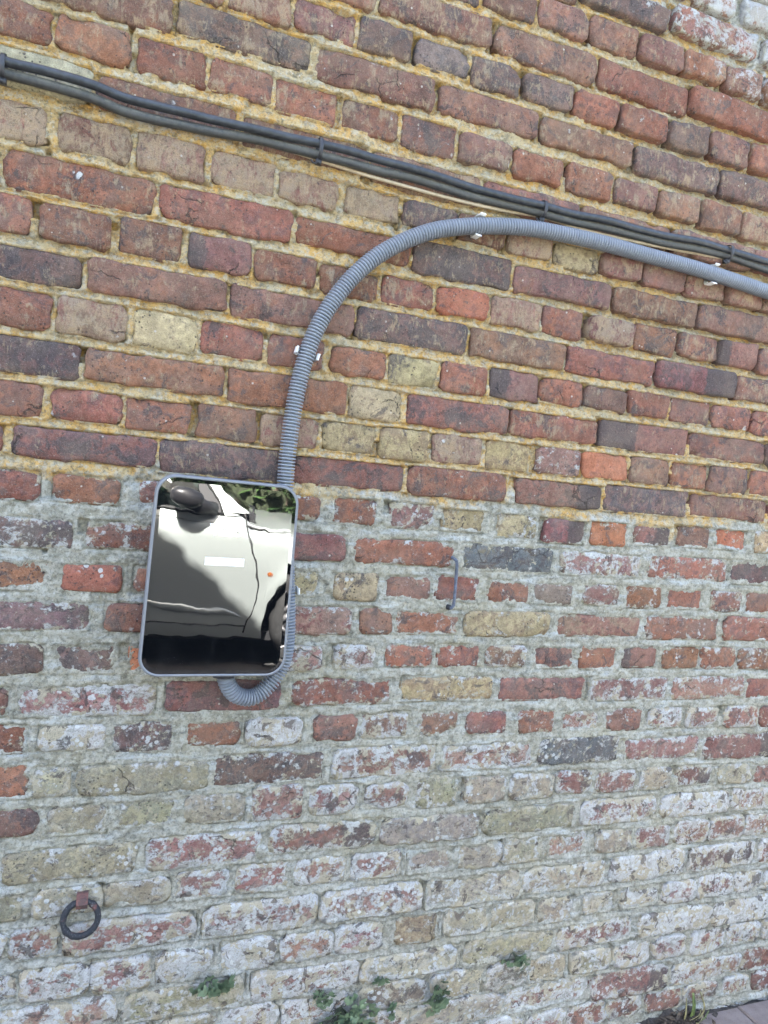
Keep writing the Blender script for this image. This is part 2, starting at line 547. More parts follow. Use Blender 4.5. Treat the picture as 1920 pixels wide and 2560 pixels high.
# ------------------------------------------------------------------ the gable wall
# every brick seen: course, left, right, bottom, top (mm along the wall / above course datum), kind, own object?
ZD = 2.075                                  # height of course 0 above the paving
BRICKS = """1 -273 -168 -99 -40 r 1|1 -161 -44 -98 -39 r 1|1 -34 80 -98 -40 r 1|1 87 198 -97 -42 r 1|1 204 320 -102 -45 r 1|1 328 444 -101 -45 p 1|1 451 565 -108 -45 m 1|1 573 689 -105 -49 p 1|1 698 816 -106 -50 r 1|1 831 942 -106 -47 r 1|1 953 1065 -103 -50 p 1|1 1072 1182 -106 -48 p 1|1 1189 1305 -108 -48 p 1|1 1312 1435 -108 -48 t 1|0 -211 17 -25 33 p 1|0 25 261 -20 37 d 1|0 276 511 -28 32 p 1|0 523 747 -23 32 p 1|0 754 988 -23 29 p 1|0 995 1227 -30 28 d 1|0 1234 1498 -28 33 d 1|-1 -17 100 44 100 p 0|-1 107 218 46 98 p 1|-1 226 341 50 104 p 1|-1 348 455 48 107 d 1|-1 465 577 52 104 g 1|-1 584 693 45 103 d 1|-1 707 821 49 105 d 1|-1 828 939 48 103 r 1|-1 946 1066 47 103 r 1|-1 1077 1185 45 105 d 1|-1 1192 1300 44 108 p 1|-1 1316 1443 48 112 r 0|-2 171 373 118 166 p 0|-2 380 619 121 176 p 1|-2 630 870 119 180 p 1|-2 877 1117 121 180 r 1|-2 1124 1418 125 188 r 1|-3 474 586 191 239 d 0|-3 593 713 198 246 p 1|-3 720 838 199 255 p 1|-3 845 965 198 260 p 1|-3 972 1087 204 260 p 1|-3 1093 1205 206 257 r 1|-3 1212 1315 203 259 p 1|-3 1327 1454 204 261 r 0|-4 613 807 262 312 p 0|-4 814 1035 274 325 d 1|-4 1052 1288 284 343 p 1|-4 1310 1538 286 342 d 0|-5 974 1079 357 409 p 0|-5 1093 1212 354 406 p 0|-5 1242 1365 359 414 p 0|2 -313 -101 -173 -113 k 1|2 -94 139 -173 -119 p 1|2 151 388 -180 -124 p 1|2 395 629 -187 -127 p 1|2 638 869 -180 -128 p 1|2 876 1110 -179 -128 p 1|2 1117 1352 -180 -127 p 1|2 1359 1579 -174 -124 p 0|3 -268 -166 -257 -196 t 1|3 -149 -33 -255 -194 t 1|3 -24 90 -257 -194 t 1|3 102 217 -256 -194 t 1|3 224 337 -256 -201 t 1|3 353 462 -256 -199 t 1|3 469 581 -254 -203 d 1|3 589 699 -256 -201 p 1|3 706 810 -259 -203 t 1|3 817 933 -263 -214 y 1|3 940 1044 -261 -213 t 1|3 1051 1169 -264 -212 p 1|3 1176 1286 -263 -214 t 1|3 1293 1398 -265 -213 t 1|3 1405 1524 -266 -212 p 0|4 -222 11 -334 -271 r 1|4 21 254 -333 -272 r 1|4 264 494 -328 -278 r 1|4 501 721 -337 -272 d 1|4 730 973 -335 -279 p 1|4 980 1213 -335 -280 p 1|4 1220 1455 -335 -276 p 1|5 -287 -179 -405 -344 r 1|5 -168 -55 -406 -345 r 1|5 -42 63 -404 -342 p 1|5 75 185 -404 -345 x 1|5 192 307 -406 -351 r 1|5 317 434 -409 -353 r 1|5 441 553 -408 -352 r 1|5 560 675 -407 -352 o 1|5 685 802 -409 -349 t 1|5 810 910 -410 -351 r 1|5 926 1046 -406 -351 t 1|5 1052 1168 -409 -349 p 1|5 1176 1287 -404 -348 p 1|5 1294 1410 -407 -348 x 1|5 1418 1546 -410 -350 p 0|6 -313 -94 -480 -425 d 1|6 -87 147 -478 -421 p 1|6 154 390 -481 -423 p 1|6 397 637 -483 -422 d 1|6 644 873 -482 -424 p 1|6 880 1115 -482 -427 r 1|6 1122 1355 -482 -420 z 1|6 1362 1612 -481 -424 p 1|7 -248 -139 -555 -493 r 1|7 -132 -19 -558 -493 t 1|7 -9 101 -558 -493 y 1|7 108 222 -556 -494 r 1|7 231 339 -559 -498 r 1|7 353 465 -557 -503 r 1|7 472 577 -561 -503 y 1|7 584 693 -560 -502 r 1|7 700 817 -560 -497 x 1|7 823 931 -556 -500 r 1|7 938 1049 -553 -503 p 1|7 1056 1168 -554 -500 r 1|7 1175 1292 -556 -499 p 1|7 1299 1417 -555 -500 r 1|7 1426 1548 -560 -500 r 0|8 -301 -90 -632 -571 d 1|8 -81 155 -629 -574 p 1|8 162 390 -635 -573 r 1|8 397 507 -636 -574 y 1|8 520 753 -636 -575 m 1|8 760 982 -632 -578 r 1|8 989 1234 -634 -571 x 1|8 1243 1479 -631 -574 p 1|8 1487 1724 -635 -573 d 0|9 -253 -144 -704 -645 r 1|9 -129 -17 -701 -646 r 1|9 -10 100 -703 -648 r 1|9 114 222 -706 -645 p 1|9 231 342 -708 -647 t 1|9 349 458 -707 -649 y 1|9 468 573 -709 -646 y 1|9 583 697 -707 -648 t 1|9 708 815 -711 -647 y 1|9 834 946 -707 -648 w 1|9 953 1073 -705 -648 o 1|9 1080 1193 -707 -646 p 1|9 1200 1310 -706 -646 r 1|9 1317 1436 -710 -645 p 1|9 1443 1570 -707 -646 r 0|10 -390 -198 -768 -718 r 0|10 -186 46 -770 -717 m 1|10 53 286 -777 -715 d 1|10 300 528 -776 -720 m 1|10 538 765 -779 -718 r 1|10 790 1012 -778 -722 z 1|10 1020 1255 -777 -715 d 1|10 1269 1512 -772 -717 p 1|11 -250 -140 -846 -795 r 1|11 -119 -10 -844 -796 r 1|11 21 131 -843 -792 r 1|11 142 254 -843 -791 r 1|11 263 363 -846 -798 r 1|11 385 477 -847 -795 r 1|11 507 605 -849 -795 p 1|11 624 724 -848 -800 y 1|11 753 852 -853 -801 y 1|11 875 979 -859 -804 z 1|11 995 1093 -857 -801 o 1|11 1114 1222 -851 -803 z 1|11 1247 1341 -849 -795 p 1|11 1361 1462 -848 -796 o 0|11 1485 1602 -849 -794 y 0|12 -304 -80 -927 -874 d 1|12 -59 174 -921 -873 r 1|12 182 419 -924 -871 m 1|12 439 658 -924 -873 r 1|12 677 904 -928 -871 b 1|12 922 1150 -928 -873 w 1|12 1168 1403 -927 -872 r 1|12 1419 1672 -932 -871 d 1|13 -214 -112 -1002 -948 p 1|13 -95 6 -1000 -950 r 1|13 26 141 -999 -951 r 1|13 152 270 -1000 -948 r 1|13 283 372 -996 -946 y 1|13 401 498 -1002 -945 y 1|13 513 615 -997 -949 p 1|13 627 729 -998 -942 r 1|13 748 853 -997 -948 r 1|13 864 969 -999 -948 g 1|13 996 1095 -996 -946 t 1|13 1113 1217 -999 -946 r 1|13 1234 1341 -1000 -949 r 1|13 1366 1467 -1001 -949 p 0|13 1482 1610 -1003 -949 p 0|14 -274 -42 -1072 -1019 d 1|14 -18 201 -1072 -1020 p 1|14 215 446 -1073 -1017 t 1|14 464 537 -1070 -1015 p 1|14 544 688 -1070 -1018 r 1|14 701 913 -1071 -1016 y 1|14 938 1165 -1069 -1020 t 1|14 1181 1406 -1074 -1017 r 1|14 1421 1677 -1074 -1014 r 1|15 -232 -115 -1150 -1095 d 1|15 -97 4 -1150 -1097 d 1|15 26 138 -1149 -1095 o 1|15 153 270 -1150 -1096 r 1|15 285 394 -1148 -1095 w 1|15 417 508 -1144 -1092 w 1|15 530 633 -1140 -1091 r 1|15 646 747 -1140 -1091 r 1|15 762 863 -1140 -1092 p 1|15 884 990 -1146 -1094 m 1|15 1009 1108 -1147 -1093 r 1|15 1125 1224 -1143 -1093 x 1|15 1244 1354 -1147 -1093 r 1|15 1361 1474 -1147 -1093 r 1|15 1483 1605 -1150 -1095 r 0|16 -278 -166 -1227 -1175 p 0|16 -156 79 -1229 -1170 w 1|16 98 317 -1224 -1165 m 1|16 338 550 -1218 -1164 r 1|16 569 789 -1216 -1161 y 1|16 804 1029 -1219 -1164 m 1|16 1045 1272 -1224 -1165 w 1|16 1283 1518 -1224 -1166 w 1|16 1525 1786 -1229 -1171 r 0|17 -228 -132 -1295 -1242 r 1|17 -113 -1 -1292 -1242 W 1|17 10 117 -1301 -1244 d 1|17 141 243 -1292 -1244 r 1|17 253 365 -1298 -1240 W 1|17 388 480 -1292 -1240 m 1|17 490 597 -1293 -1237 w 1|17 622 715 -1291 -1238 p 1|17 732 834 -1293 -1240 p 1|17 863 960 -1295 -1241 r 1|17 977 1082 -1295 -1243 w 1|17 1102 1205 -1297 -1244 p 1|17 1223 1331 -1297 -1244 w 1|17 1341 1445 -1298 -1245 w 0|17 1463 1574 -1301 -1245 p 1|17 1582 1721 -1302 -1246 p 0|18 -218 -125 -1375 -1314 r 1|18 -118 -55 -1376 -1324 c 1|18 -45 190 -1377 -1324 c 1|18 198 415 -1374 -1316 d 1|18 438 670 -1372 -1313 w 1|18 683 909 -1372 -1315 w 1|18 927 1149 -1370 -1310 b 1|18 1169 1395 -1372 -1321 w 1|18 1411 1675 -1381 -1321 z 1|19 -209 -106 -1445 -1397 p 1|19 -93 10 -1450 -1399 c 1|19 31 136 -1444 -1396 c 1|19 149 263 -1448 -1392 c 1|19 281 380 -1450 -1385 w 1|19 393 497 -1446 -1389 w 1|19 516 612 -1442 -1392 w 1|19 632 729 -1450 -1385 c 1|19 750 849 -1446 -1392 c 1|19 858 977 -1446 -1390 c 1|19 985 1081 -1443 -1392 z 1|19 1097 1209 -1448 -1394 w 1|19 1223 1318 -1448 -1396 c 0|19 1337 1448 -1447 -1398 z 0|19 1471 1578 -1449 -1401 c 0|19 1594 1734 -1453 -1405 z 0|20 -158 67 -1532 -1476 c 1|20 87 302 -1534 -1472 w 1|20 318 545 -1524 -1469 z 1|20 556 791 -1525 -1472 c 1|20 806 1041 -1527 -1469 c 1|20 1058 1279 -1525 -1468 w 1|20 1301 1520 -1526 -1469 W 1|20 1530 1786 -1526 -1470 w 1|21 -217 -122 -1602 -1554 c 0|21 -101 10 -1600 -1551 c 1|21 17 137 -1600 -1551 c 1|21 144 245 -1602 -1545 w 1|21 259 368 -1602 -1541 w 1|21 377 487 -1597 -1543 w 1|21 498 613 -1598 -1543 w 1|21 629 735 -1600 -1548 c 1|21 750 859 -1602 -1547 c 1|21 866 964 -1601 -1544 c 1|21 981 1090 -1601 -1545 w 1|21 1117 1221 -1597 -1546 c 1|21 1233 1339 -1599 -1547 w 1|21 1351 1462 -1600 -1542 w 1|21 1469 1582 -1602 -1539 w 1|21 1590 1715 -1598 -1542 w 0|22 -225 -145 -1671 -1623 w 0|22 -138 -58 -1683 -1622 w 1|22 -48 188 -1684 -1625 w 1|22 204 433 -1686 -1621 w 1|22 440 669 -1681 -1617 w 1|22 680 920 -1686 -1621 c 1|22 929 1153 -1679 -1621 c 1|22 1168 1395 -1678 -1617 W 1|22 1407 1633 -1677 -1615 z 1|22 1650 1873 -1678 -1615 w 0|23 -228 -125 -1760 -1707 w 0|23 -118 -2 -1763 -1704 w 1|23 5 110 -1769 -1704 w 1|23 118 226 -1766 -1705 W 1|23 244 354 -1767 -1702 W 1|23 365 475 -1759 -1703 w 1|23 482 587 -1762 -1700 w 1|23 616 717 -1759 -1699 y 1|23 734 842 -1756 -1701 c 1|23 854 968 -1758 -1699 c 1|23 975 1073 -1759 -1701 c 1|23 1099 1189 -1751 -1703 c 0|23 1217 1328 -1754 -1701 W 1|23 1339 1444 -1752 -1698 w 0|23 1451 1567 -1752 -1696 w 1|23 1575 1675 -1753 -1699 W 0|23 1683 1801 -1755 -1697 w 0|24 -166 54 -1835 -1777 w 1|24 67 296 -1840 -1778 c 1|24 312 540 -1839 -1780 w 1|24 547 770 -1834 -1783 c 1|24 791 1025 -1835 -1776 c 1|24 1038 1259 -1835 -1777 w 1|24 1278 1508 -1838 -1775 W 1|24 1518 1776 -1836 -1773 W 1|25 129 251 -1904 -1851 c 0|25 261 371 -1899 -1847 w 1|25 380 526 -1907 -1848 w 1|25 546 707 -1902 -1848 g 1|25 717 845 -1906 -1845 c 1|25 857 965 -1906 -1844 g 1|25 972 1070 -1907 -1846 c 1|25 1089 1203 -1899 -1848 c 1|25 1214 1326 -1907 -1847 w 1|25 1333 1440 -1904 -1849 w 1|25 1458 1567 -1907 -1848 w 0|25 1574 1690 -1903 -1845 w 0|25 1704 1829 -1900 -1843 w 0|26 498 669 -1973 -1915 w 0|26 676 910 -1975 -1915 c 1|26 918 1150 -1973 -1917 w 1|26 1158 1392 -1981 -1920 z 1|26 1404 1637 -1987 -1928 w 1|26 1644 1904 -1985 -1927 p 0|27 860 967 -2040 -1982 w 0|27 981 1085 -2044 -1988 w 0|27 1098 1207 -2047 -1988 p 1|27 1216 1320 -2045 -1991 p 1|27 1335 1441 -2046 -1995 p 0|27 1454 1565 -2046 -1994 p 0|27 1583 1678 -2042 -1996 w 0|27 1692 1804 -2048 -1992 z 0"""
KIND = {  # base colour, second colour, mix, dark, sand, lime
    'r': ((.245, .098, .060), (.170, .082, .062), .55, .24, .34, .0),
    'o': ((.35, .125, .062), (.27, .105, .066), .45, .0, .10, .0),
    'p': ((.180, .092, .070), (.225, .100, .064), .52, .34, .42, .0),
    'd': ((.145, .085, .073), (.085, .068, .067), .50, .50, .40, .0),
    'b': ((.085, .088, .098), (.14, .11, .07), .45, .45, .0, .0),
    'g': ((.185, .135, .11), (.11, .095, .09), .5, .25, .35, .0),
    't': ((.245, .150, .105), (.20, .086, .068), .55, .10, .62, .0),
    'y': ((.34, .265, .145), (.24, .17, .10), .50, .28, .1, .0),
    'm': ((.225, .095, .070), (.14, .08, .07), .65, .35, .15, .05),
    'x': ((.200, .088, .072), (.17, .08, .07), .55, .15, .2, .0),
    'z': ((.200, .088, .072), (.13, .08, .07), .60, .20, .1, .0),
    'w': ((.225, .108, .088), (.27, .165, .13), .50, .22, .0, .45),
    'W': ((.28, .16, .13), (.20, .10, .085), .50, .15, .0, .82),
    'c': ((.305, .265, .175), (.235, .215, .160), .55, .22, .0, .36),
    'k': ((.37, .31, .20), (.33, .27, .17), .60, .05, .1, .0),
}
rows = []
for s in BRICKS.split('|'):
    k, a, b, z0, z1, c, own = s.split()
    rows.append([int(k), int(a) / 1000, int(b) / 1000, ZD + int(z0) / 1000, ZD + int(z1) / 1000, c, own == '1'])
ROOF_X, ROOF_Z, ROOF_S = -.64, 4.565, 0.84    # the verge line: falls to the right


def verge(x):
    return min(ROOF_Z - ROOF_S * (x - ROOF_X), 6.21 + ROOF_S * (x + 2.6))


# courses continue beyond what the photograph shows
WX0, WX1 = -4.6, 2.9
filled = {}
for r in rows:
    f = filled.setdefault(r[0], [9, -9])
    f[0] = min(f[0], r[1])
    f[1] = max(f[1], r[2])
rr = random.Random(3)
extra = []
for k in range(-56, 29):
    zc = ZD - 0.075 * k
    segs = [(WX0, filled[k][0] - .01), (filled[k][1] + .01, WX1)] if k in filled else [(WX0, WX1)]
    for a, b in segs:
        x = a
        stretch = (k % 4 in (0, 2)) if k % 2 == 0 else False
        while x < b - .05:
            L = .222 if stretch else .106
            L *= rr.uniform(.97, 1.02)
            x2 = min(x + L, b)
            if b - x2 < .06:
                x2 = b
            if zc + .04 < verge(x) and zc + .04 < verge(x2):
                low = k > 10
                kind = rr.choice('rrppddtm' if not low else ('rpmwdrw' if k < 18 else 'wwccWpw'))
                extra.append([k, x, x2, zc - .029, zc + .029, kind, False])
            x = x2 + .011
near = [r for r in extra if -0.75 < r[2] and r[1] < 2.35 and r[3] < 2.75]
far = [r for r in extra if r not in near]

W = empty('brick_wall', (0, 0, 0), 'weathered old brick gable wall, ochre mortar above and grey lime-stained mortar below', 'wall')


def brick_shape(r, seed, coarse=False):
    """front face as a worn, uneven grid plus a skirt running back into the mortar"""
    k, xa, xb, za, zb, kind, own = r
    g = np.random.default_rng(seed)
    if k >= 18:
        xa, xb, za, zb = xa - .0015, xb + .0015, za - .0022, zb + .0022
    w_, h_ = xb - xa, zb - za
    low = 1.0 if k > 10 else 0.0
    vlow = float(sstep(15, 22, np.array(float(k))))
    nx = max(3, int(round(w_ / (.017 if not coarse else .06))))
    nz = 4 if not coarse else 2
    e = .0045
    s = np.r_[0, np.linspace(e / w_, 1 - e / w_, nx + 1), 1]
    t = np.r_[0, np.linspace(e / h_, 1 - e / h_, nz + 1), 1]
    S, T = np.meshgrid(s, t)
    cx, cz = (xa + xb) / 2, (za + zb) / 2
    x = (S - .5) * w_
    z = (T - .5) * h_
    dx = np.minimum(S, 1 - S) * w_
    dz = np.minimum(T, 1 - T) * h_
    rad = (g.uniform(.002, .006) if not low else g.uniform(.003, .008)) + .003 * vlow
    cutx = rad * (1 - np.sqrt(np.clip(1 - np.clip(1 - dz / rad, 0, 1) ** 2, 0, 1)))
    cutz = rad * (1 - np.sqrt(np.clip(1 - np.clip(1 - dx / rad, 0, 1) ** 2, 0, 1)))
    x = x * (w_ / 2 - cutx) / (w_ / 2)
    z = z * (h_ / 2 - cutz * .8) / (h_ / 2)
    o = g.uniform(0, 200)
    wx = np.abs(2 * S - 1) ** 5
    wz = np.abs(2 * T - 1) ** 3
    amp = (.0034 if not low else .0026) + .0015 * vlow
    x = x + wx * amp * fbm((z + o) * 55, S * 3 + o, 2, 3)
    z = z + wz * amp * fbm((x + o) * 42, T * 2 + o, 3, 7)
    rot = g.normal(0, .006)
    x, z = x - rot * z, z + rot * x
    ex = np.minimum(dx, dz)
    prot = g.normal(0, .0021) + (.0010 if not low else .0) + .0006 * vlow
    if not low and xa > .9 and k < 6:
        prot += g.uniform(.001, .006)
    rough = (.0010 + .0012 * vlow)
    y = -prot + g.normal(0, .009) * (S - .5) * w_ + g.normal(0, .024 + .03 * vlow) * (T - .5) * h_
    y = y - rough * fbm((x + o) * 38, (z + o) * 38, 3, 21)
    y = y + (.0034 - .0014 * vlow) * np.exp(-(ex / .0020) ** 1.2)
    ch = g.random()
    if ch < (.34 if low else .5):                      # a broken corner or edge
        qx, qz = g.choice([-1, 1]) * w_ / 2 * g.uniform(.5, 1), g.choice([-1, 1]) * h_ / 2
        d = np.hypot((x - qx) * .8, z - qz) + .004 * fbm((x + o) * 90, (z + o) * 90, 2, 4)
        y = y + .008 * (1 - sstep(.006, .020, d))
    nzv, nxv = S.shape
    V = np.stack([x, y, z], -1).reshape(-1, 3)
    loop = list(range(nxv)) + [i * nxv + nxv - 1 for i in range(1, nzv)] + \
        [(nzv - 1) * nxv + i for i in range(nxv - 2, -1, -1)] + [i * nxv for i in range(nzv - 2, 0, -1)]
    n0 = len(V)
    B = V[loop].copy()
    B[:, 1] = .034
    B[:, 0] *= .985
    V = np.vstack([V, B])
    F = []
    for i in range(nzv - 1):
        for j in range(nxv - 1):
            a = i * nxv + j
            F.append((a, a + 1, a + nxv + 1, a + nxv))
    m = len(loop)
    for i in range(m):
        j = (i + 1) % m
        F.append((loop[j], loop[i], n0 + i, n0 + j))
    # colours
    bc, b2, mixb, dark, sand, lime = KIND[kind]
    tint = np.array([g.normal(1, .11)] * 3) * np.array([1, g.normal(1, .05), g.normal(1, .06)])
    c1 = np.array(bc) * tint
    c2 = np.array(b2) * tint
    n = len(V)
    if k > 10:
        zl_ = .22 + .16 * float(sstep(14, 22, np.array(float(k)))) + g.uniform(-.12, .12)
        lime = min(1.0, lime + g.uniform(-.10, .10) + .12 * float(sstep(18, 24, np.array(float(k))))) if lime > 0 else zl_
    else:
        lime = lime + g.choice([-.2, -.2, .05])
    if k < -3 and xb > 1.05:
        lime = .30
    if k > 10:
        sand = 0
    else:
        sand = sand + g.uniform(-.08, .12)
        if xa < .45 and k < 6:
            sand += .08
    edge = np.zeros(n)
    edge[:nzv * nxv] = np.exp(-(ex / .008) ** 2).ravel()
    dk = np.full(n, dark + g.uniform(-.08, .08))
    if kind in 'xz':
        u = S.ravel() if kind == 'x' else 1 - S.ravel()
        c0 = g.uniform(.25, .42)
        dk[:nzv * nxv] += 1.0 * (u < c0)
    if kind == 'm':
        dk[:nzv * nxv] += .35 * np.exp(-((S - .5) / .25) ** 2 - ((T - .45) / .3) ** 2).ravel()
    wr = np.ones((n, 4), np.float32)
    wr[:, 0] = lime
    wr[:, 1] = np.clip(dk, 0, 1.5)
    wr[:, 2] = max(0, sand)
    w2 = np.ones((n, 4), np.float32)
    w2[:, 0] = mixb + g.uniform(-.12, .12)
    w2[:, 1] = edge
    w2[:, 2] = .75 if kind in 'cy' else (.1 if kind in 'wW' else .3)
    A = {'bc': np.tile(np.r_[c1, 1], (n, 1)), 'b2': np.tile(np.r_[c2, 1], (n, 1)), 'wr': wr, 'wr2': w2}
    return np.array([cx, 0, cz]), V, F, A


def add_attrs(me, A):
    for nm, arr in A.items():
        at = me.attributes.new(nm, 'FLOAT_COLOR', 'POINT')
        at.data.foreach_set('color', np.asarray(arr, np.float32).ravel())


stuff_v, stuff_f, stuff_a = [], [], {'bc': [], 'b2': [], 'wr': [], 'wr2': []}
cnt = 0
for i, r in enumerate(rows + near + far):
    c, V, F, A = brick_shape(r, 500 + i, coarse=i >= len(rows))
    if r[6]:
        o = mesh('brick', V, F, M_BRICK, W, c)
        add_attrs(o.data, A)
    else:
        stuff_f += [tuple(q + cnt for q in f) for f in F]
        stuff_v.append(V + c)
        cnt += len(V)
        for nm in A:
            stuff_a[nm].append(A[nm])
o = mesh('remaining_bricks', np.vstack(stuff_v), stuff_f, M_BRICK, W)
add_attrs(o.data, {nm: np.vstack(a) for nm, a in stuff_a.items()})
tag(o, kind='stuff')

# ---- mortar: a fine relief between and slightly over the bricks
xs = [-.62]
while xs[-1] < 2.2:
    x = xs[-1]
    st = .0026 + .0016 * max(0, min(1, (x - .4) / 1.2))
    if x < -.26 or x > 1.85:
        st = .008
    xs.append(x + st)
xs = np.array(xs)
zs = np.arange(-.03, 2.62, .0027)
X, Z = np.meshgrid(xs, zs)
D = np.full(X.shape, .05)
DA = np.full(X.shape, .05)
DB = np.full(X.shape, .05)
GAP = np.zeros(X.shape)
gr = np.random.default_rng(77)
GAPPROB = lambda x, k: (.85 if x > .75 else .34) if k <= 10 else .10
for r in rows + near:
    k, xa, xb, za, zb = r[:5]
    if k >= 18:
        xa, xb, za, zb = xa - .0015, xb + .0015, za - .0022, zb + .0022
    i0, i1 = np.searchsorted(xs, [xa - .03, xb + .03])
    j0, j1 = np.searchsorted(zs, [za - .032, zb + .032])
    if i1 <= i0 or j1 <= j0:
        continue
    x = X[j0:j1, i0:i1]
    z = Z[j0:j1, i0:i1]
    qx = np.abs(x - (xa + xb) / 2) - (xb - xa) / 2
    qz = np.abs(z - (za + zb) / 2) - (zb - za) / 2
    sd = np.where((qx > 0) & (qz > 0), np.hypot(qx, qz), np.maximum(qx, qz))
    D[j0:j1, i0:i1] = np.minimum(D[j0:j1, i0:i1], sd)
    inx = qx < .008
    up = np.where(inx & (z >= zb), z - zb, .05)
    dn = np.where(inx & (z <= za), za - z, .05)
    DA[j0:j1, i0:i1] = np.minimum(DA[j0:j1, i0:i1], up)
    DB[j0:j1, i0:i1] = np.minimum(DB[j0:j1, i0:i1], dn)
    if gr.random() < GAPPROB(xa, k):
        dep = gr.uniform(.005, .018)
        zz = (z - (za + zb) / 2) / (zb - za)
        sp = gr.choice([0, 0, .3, -.3])
        m = (x < xa + .002) & (x > xa - .016) & (qz < .002) & (np.abs(zz - sp) < (.55 if sp == 0 else .28))
        GAP[j0:j1, i0:i1] = np.maximum(GAP[j0:j1, i0:i1], np.where(m, dep, 0))
n1 = fbm(X * 36, Z * 36, 3, 40)
n2 = fbm(X * 105, Z * 105, 3, 50)
n3 = fbm(X * 300, Z * 300, 2, 60)
nb = fbm(X * 9, Z * 9, 3, 70)
T = np.clip(DA / (DA + DB + 1e-6), 0, 1)
T = np.where((DA > .045) & (DB > .045), .5, T)
ins = np.clip(-D, 0, .03)
out = np.clip(D, 0, .02)
lowz = sstep(1.302, 1.270, Z + .026 * n1 + .03 * nb)
vlow = sstep(.75, .35, Z + .06 * nb)
hu = -.0032 + .0034 * n1 + .0030 * n2 + .0008 * n3 + (.40 - T) * .0095 - GAP * 1.2 + .002 * nb - ins * 1.7 + .0012
hl = -.0004 + .0021 * n1 + .0019 * n2 + .0009 * n3 - ins * .46 - GAP * .8 + .0016 * nb - .0012 * sstep(.1, .9, T)
hv = -.0012 + .0028 * n1 + .0018 * n2 + .0008 * n3 - ins * .42 - GAP * 1.0 + (.42 - T) * .0055 + .0022 * nb
deep = sstep(.45, 1.15, X) * sstep(1.5, 1.8, Z)
hu = hu - deep * (.0090 + .003 * np.clip(nb, 0, 1)) - deep * np.where(ins > 0, .003, 0)
ng = fbm(X * 13, Z * 17, 3, 90)
crev = np.exp(-((D - .0010) / .0019) ** 2) * sstep(.02, .30, ng + .25 * (DB < .006))
hl = hl - .0060 * crev
hv = hv - .0110 * crev
h = hu * (1 - lowz) + lowz * (hl * (1 - vlow) + hv * vlow)
for px, pz, pr in HOLES:
    d = np.hypot(X - px, Z - pz)
    h = h - .016 * (1 - sstep(pr * .75, pr * 1.1, d))
h = np.where((n2 > .85) & (D > -.002) & (Z > 1.29), h - .004, h)
h = np.maximum(h, -.030)
bx, bz = (X < -.600), (X > 2.185)
V = np.stack([X, -h, Z], -1).reshape(-1, 3).astype(np.float32)
ny_, nx_ = X.shape
idx = (np.arange(ny_ - 1)[:, None] * nx_ + np.arange(nx_ - 1)[None]).ravel()
Fq = np.stack([idx, idx + 1, idx + nx_ + 1, idx + nx_], 1).astype(np.int32)
me = bpy.data.meshes.new('mortar')
me.vertices.add(len(V))
me.vertices.foreach_set('co', V.ravel())
me.loops.add(Fq.size)
me.loops.foreach_set('vertex_index', Fq.ravel())
me.polygons.add(len(Fq))
me.polygons.foreach_set('loop_start', np.arange(0, Fq.size, 4, dtype=np.int32))
me.polygons.foreach_set('use_smooth', np.ones(len(Fq), bool))
me.update(calc_edges=True)
me.materials.append(M_MORTAR)
link(bpy.data.objects.new('mortar', me), W)
# core of the wall behind, up to the verge (a pentagon slab with depth)
poly = [(WX0, -.1), (WX1, -.1), (WX1, verge(WX1) - .02), (-2.6, 6.19), (WX0, verge(WX0) - .02)]
mb = MB()
for y in (.0345, .26):
    mb.v += [(x, y, z) for x, z in poly]
mb.f += [(0, 1, 2, 3, 4), (9, 8, 7, 6, 5)] + [(i, i + 5, (i + 1) % 5 + 5, (i + 1) % 5) for i in range(5)]
mb.build('wall_core', M_MORTAR, W, smooth=False)
# pointing outside the finely modelled area: flat joints behind the outer bricks
mb = MB()
for a, b, c, d in ((WX0, -.615, -.1, 9), (2.19, WX1, -.1, 9), (-.615, 2.19, 2.61, 9)):
    n = 40
    for i in range(n):
        x0, x1 = a + (b - a) * i / n, a + (b - a) * (i + 1) / n
        t0, t1 = verge(x0) - .02, verge(x1) - .02
        if min(t0, t1) > c:
            mb.add([(x0, .006, c), (x1, .006, c), (x1, .006, t1), (x0, .006, t0)], [(0, 1, 2, 3)])
mb.build('outer_pointing', M_MORTAR, W, smooth=False)
# verge tiles along the sloping top edge
M_TILE = simple('clay_roof_tile', (.20, .085, .06), .85, var=.25, scale=25, bump=.4)
n = 40
tile_me = None
for i in range(n):
    x = 2.8 - i * .225
    if x < -2.6:
        break
    z = verge(x)
    mb = MB().box((-.17, -.06, -.012), (.17, .30, .016))
    if tile_me is None:
        o = mb.build('verge_tile', M_TILE, W, smooth=False)
        tile_me = o.data
    else:
        o = link(bpy.data.objects.new('verge_tile', tile_me), W)
    o.location = (x, 0, z + .05)
    o.rotation_euler = (0, math.atan(ROOF_S) - .12, 0)

# ------------------------------------------------------------------ paving
M_PAVER = None


def paver_mat():
    t = NT('purple_grey_paver', 0.9)
    n = t.noise(30, 5, .6)
    c = t.mix(t.ramp(n, .35, .65), (.185, .148, .132), (.225, .187, .168))
    c = t.mix(t.ramp(t.noise(380, 3, .7), .55, .72, 0, .6), c, (.05, .04, .045))
    c = t.mix(t.ramp(t.noise(300, 3, .7, vec=t.scaled((1, 1, 1), (3, 3, 3))), .60, .72, 0, .5), c, (.30, .26, .25))
    t.col(c)
    t.bump(t.noise(350, 4, .7), .7, .0025)
    return t.m


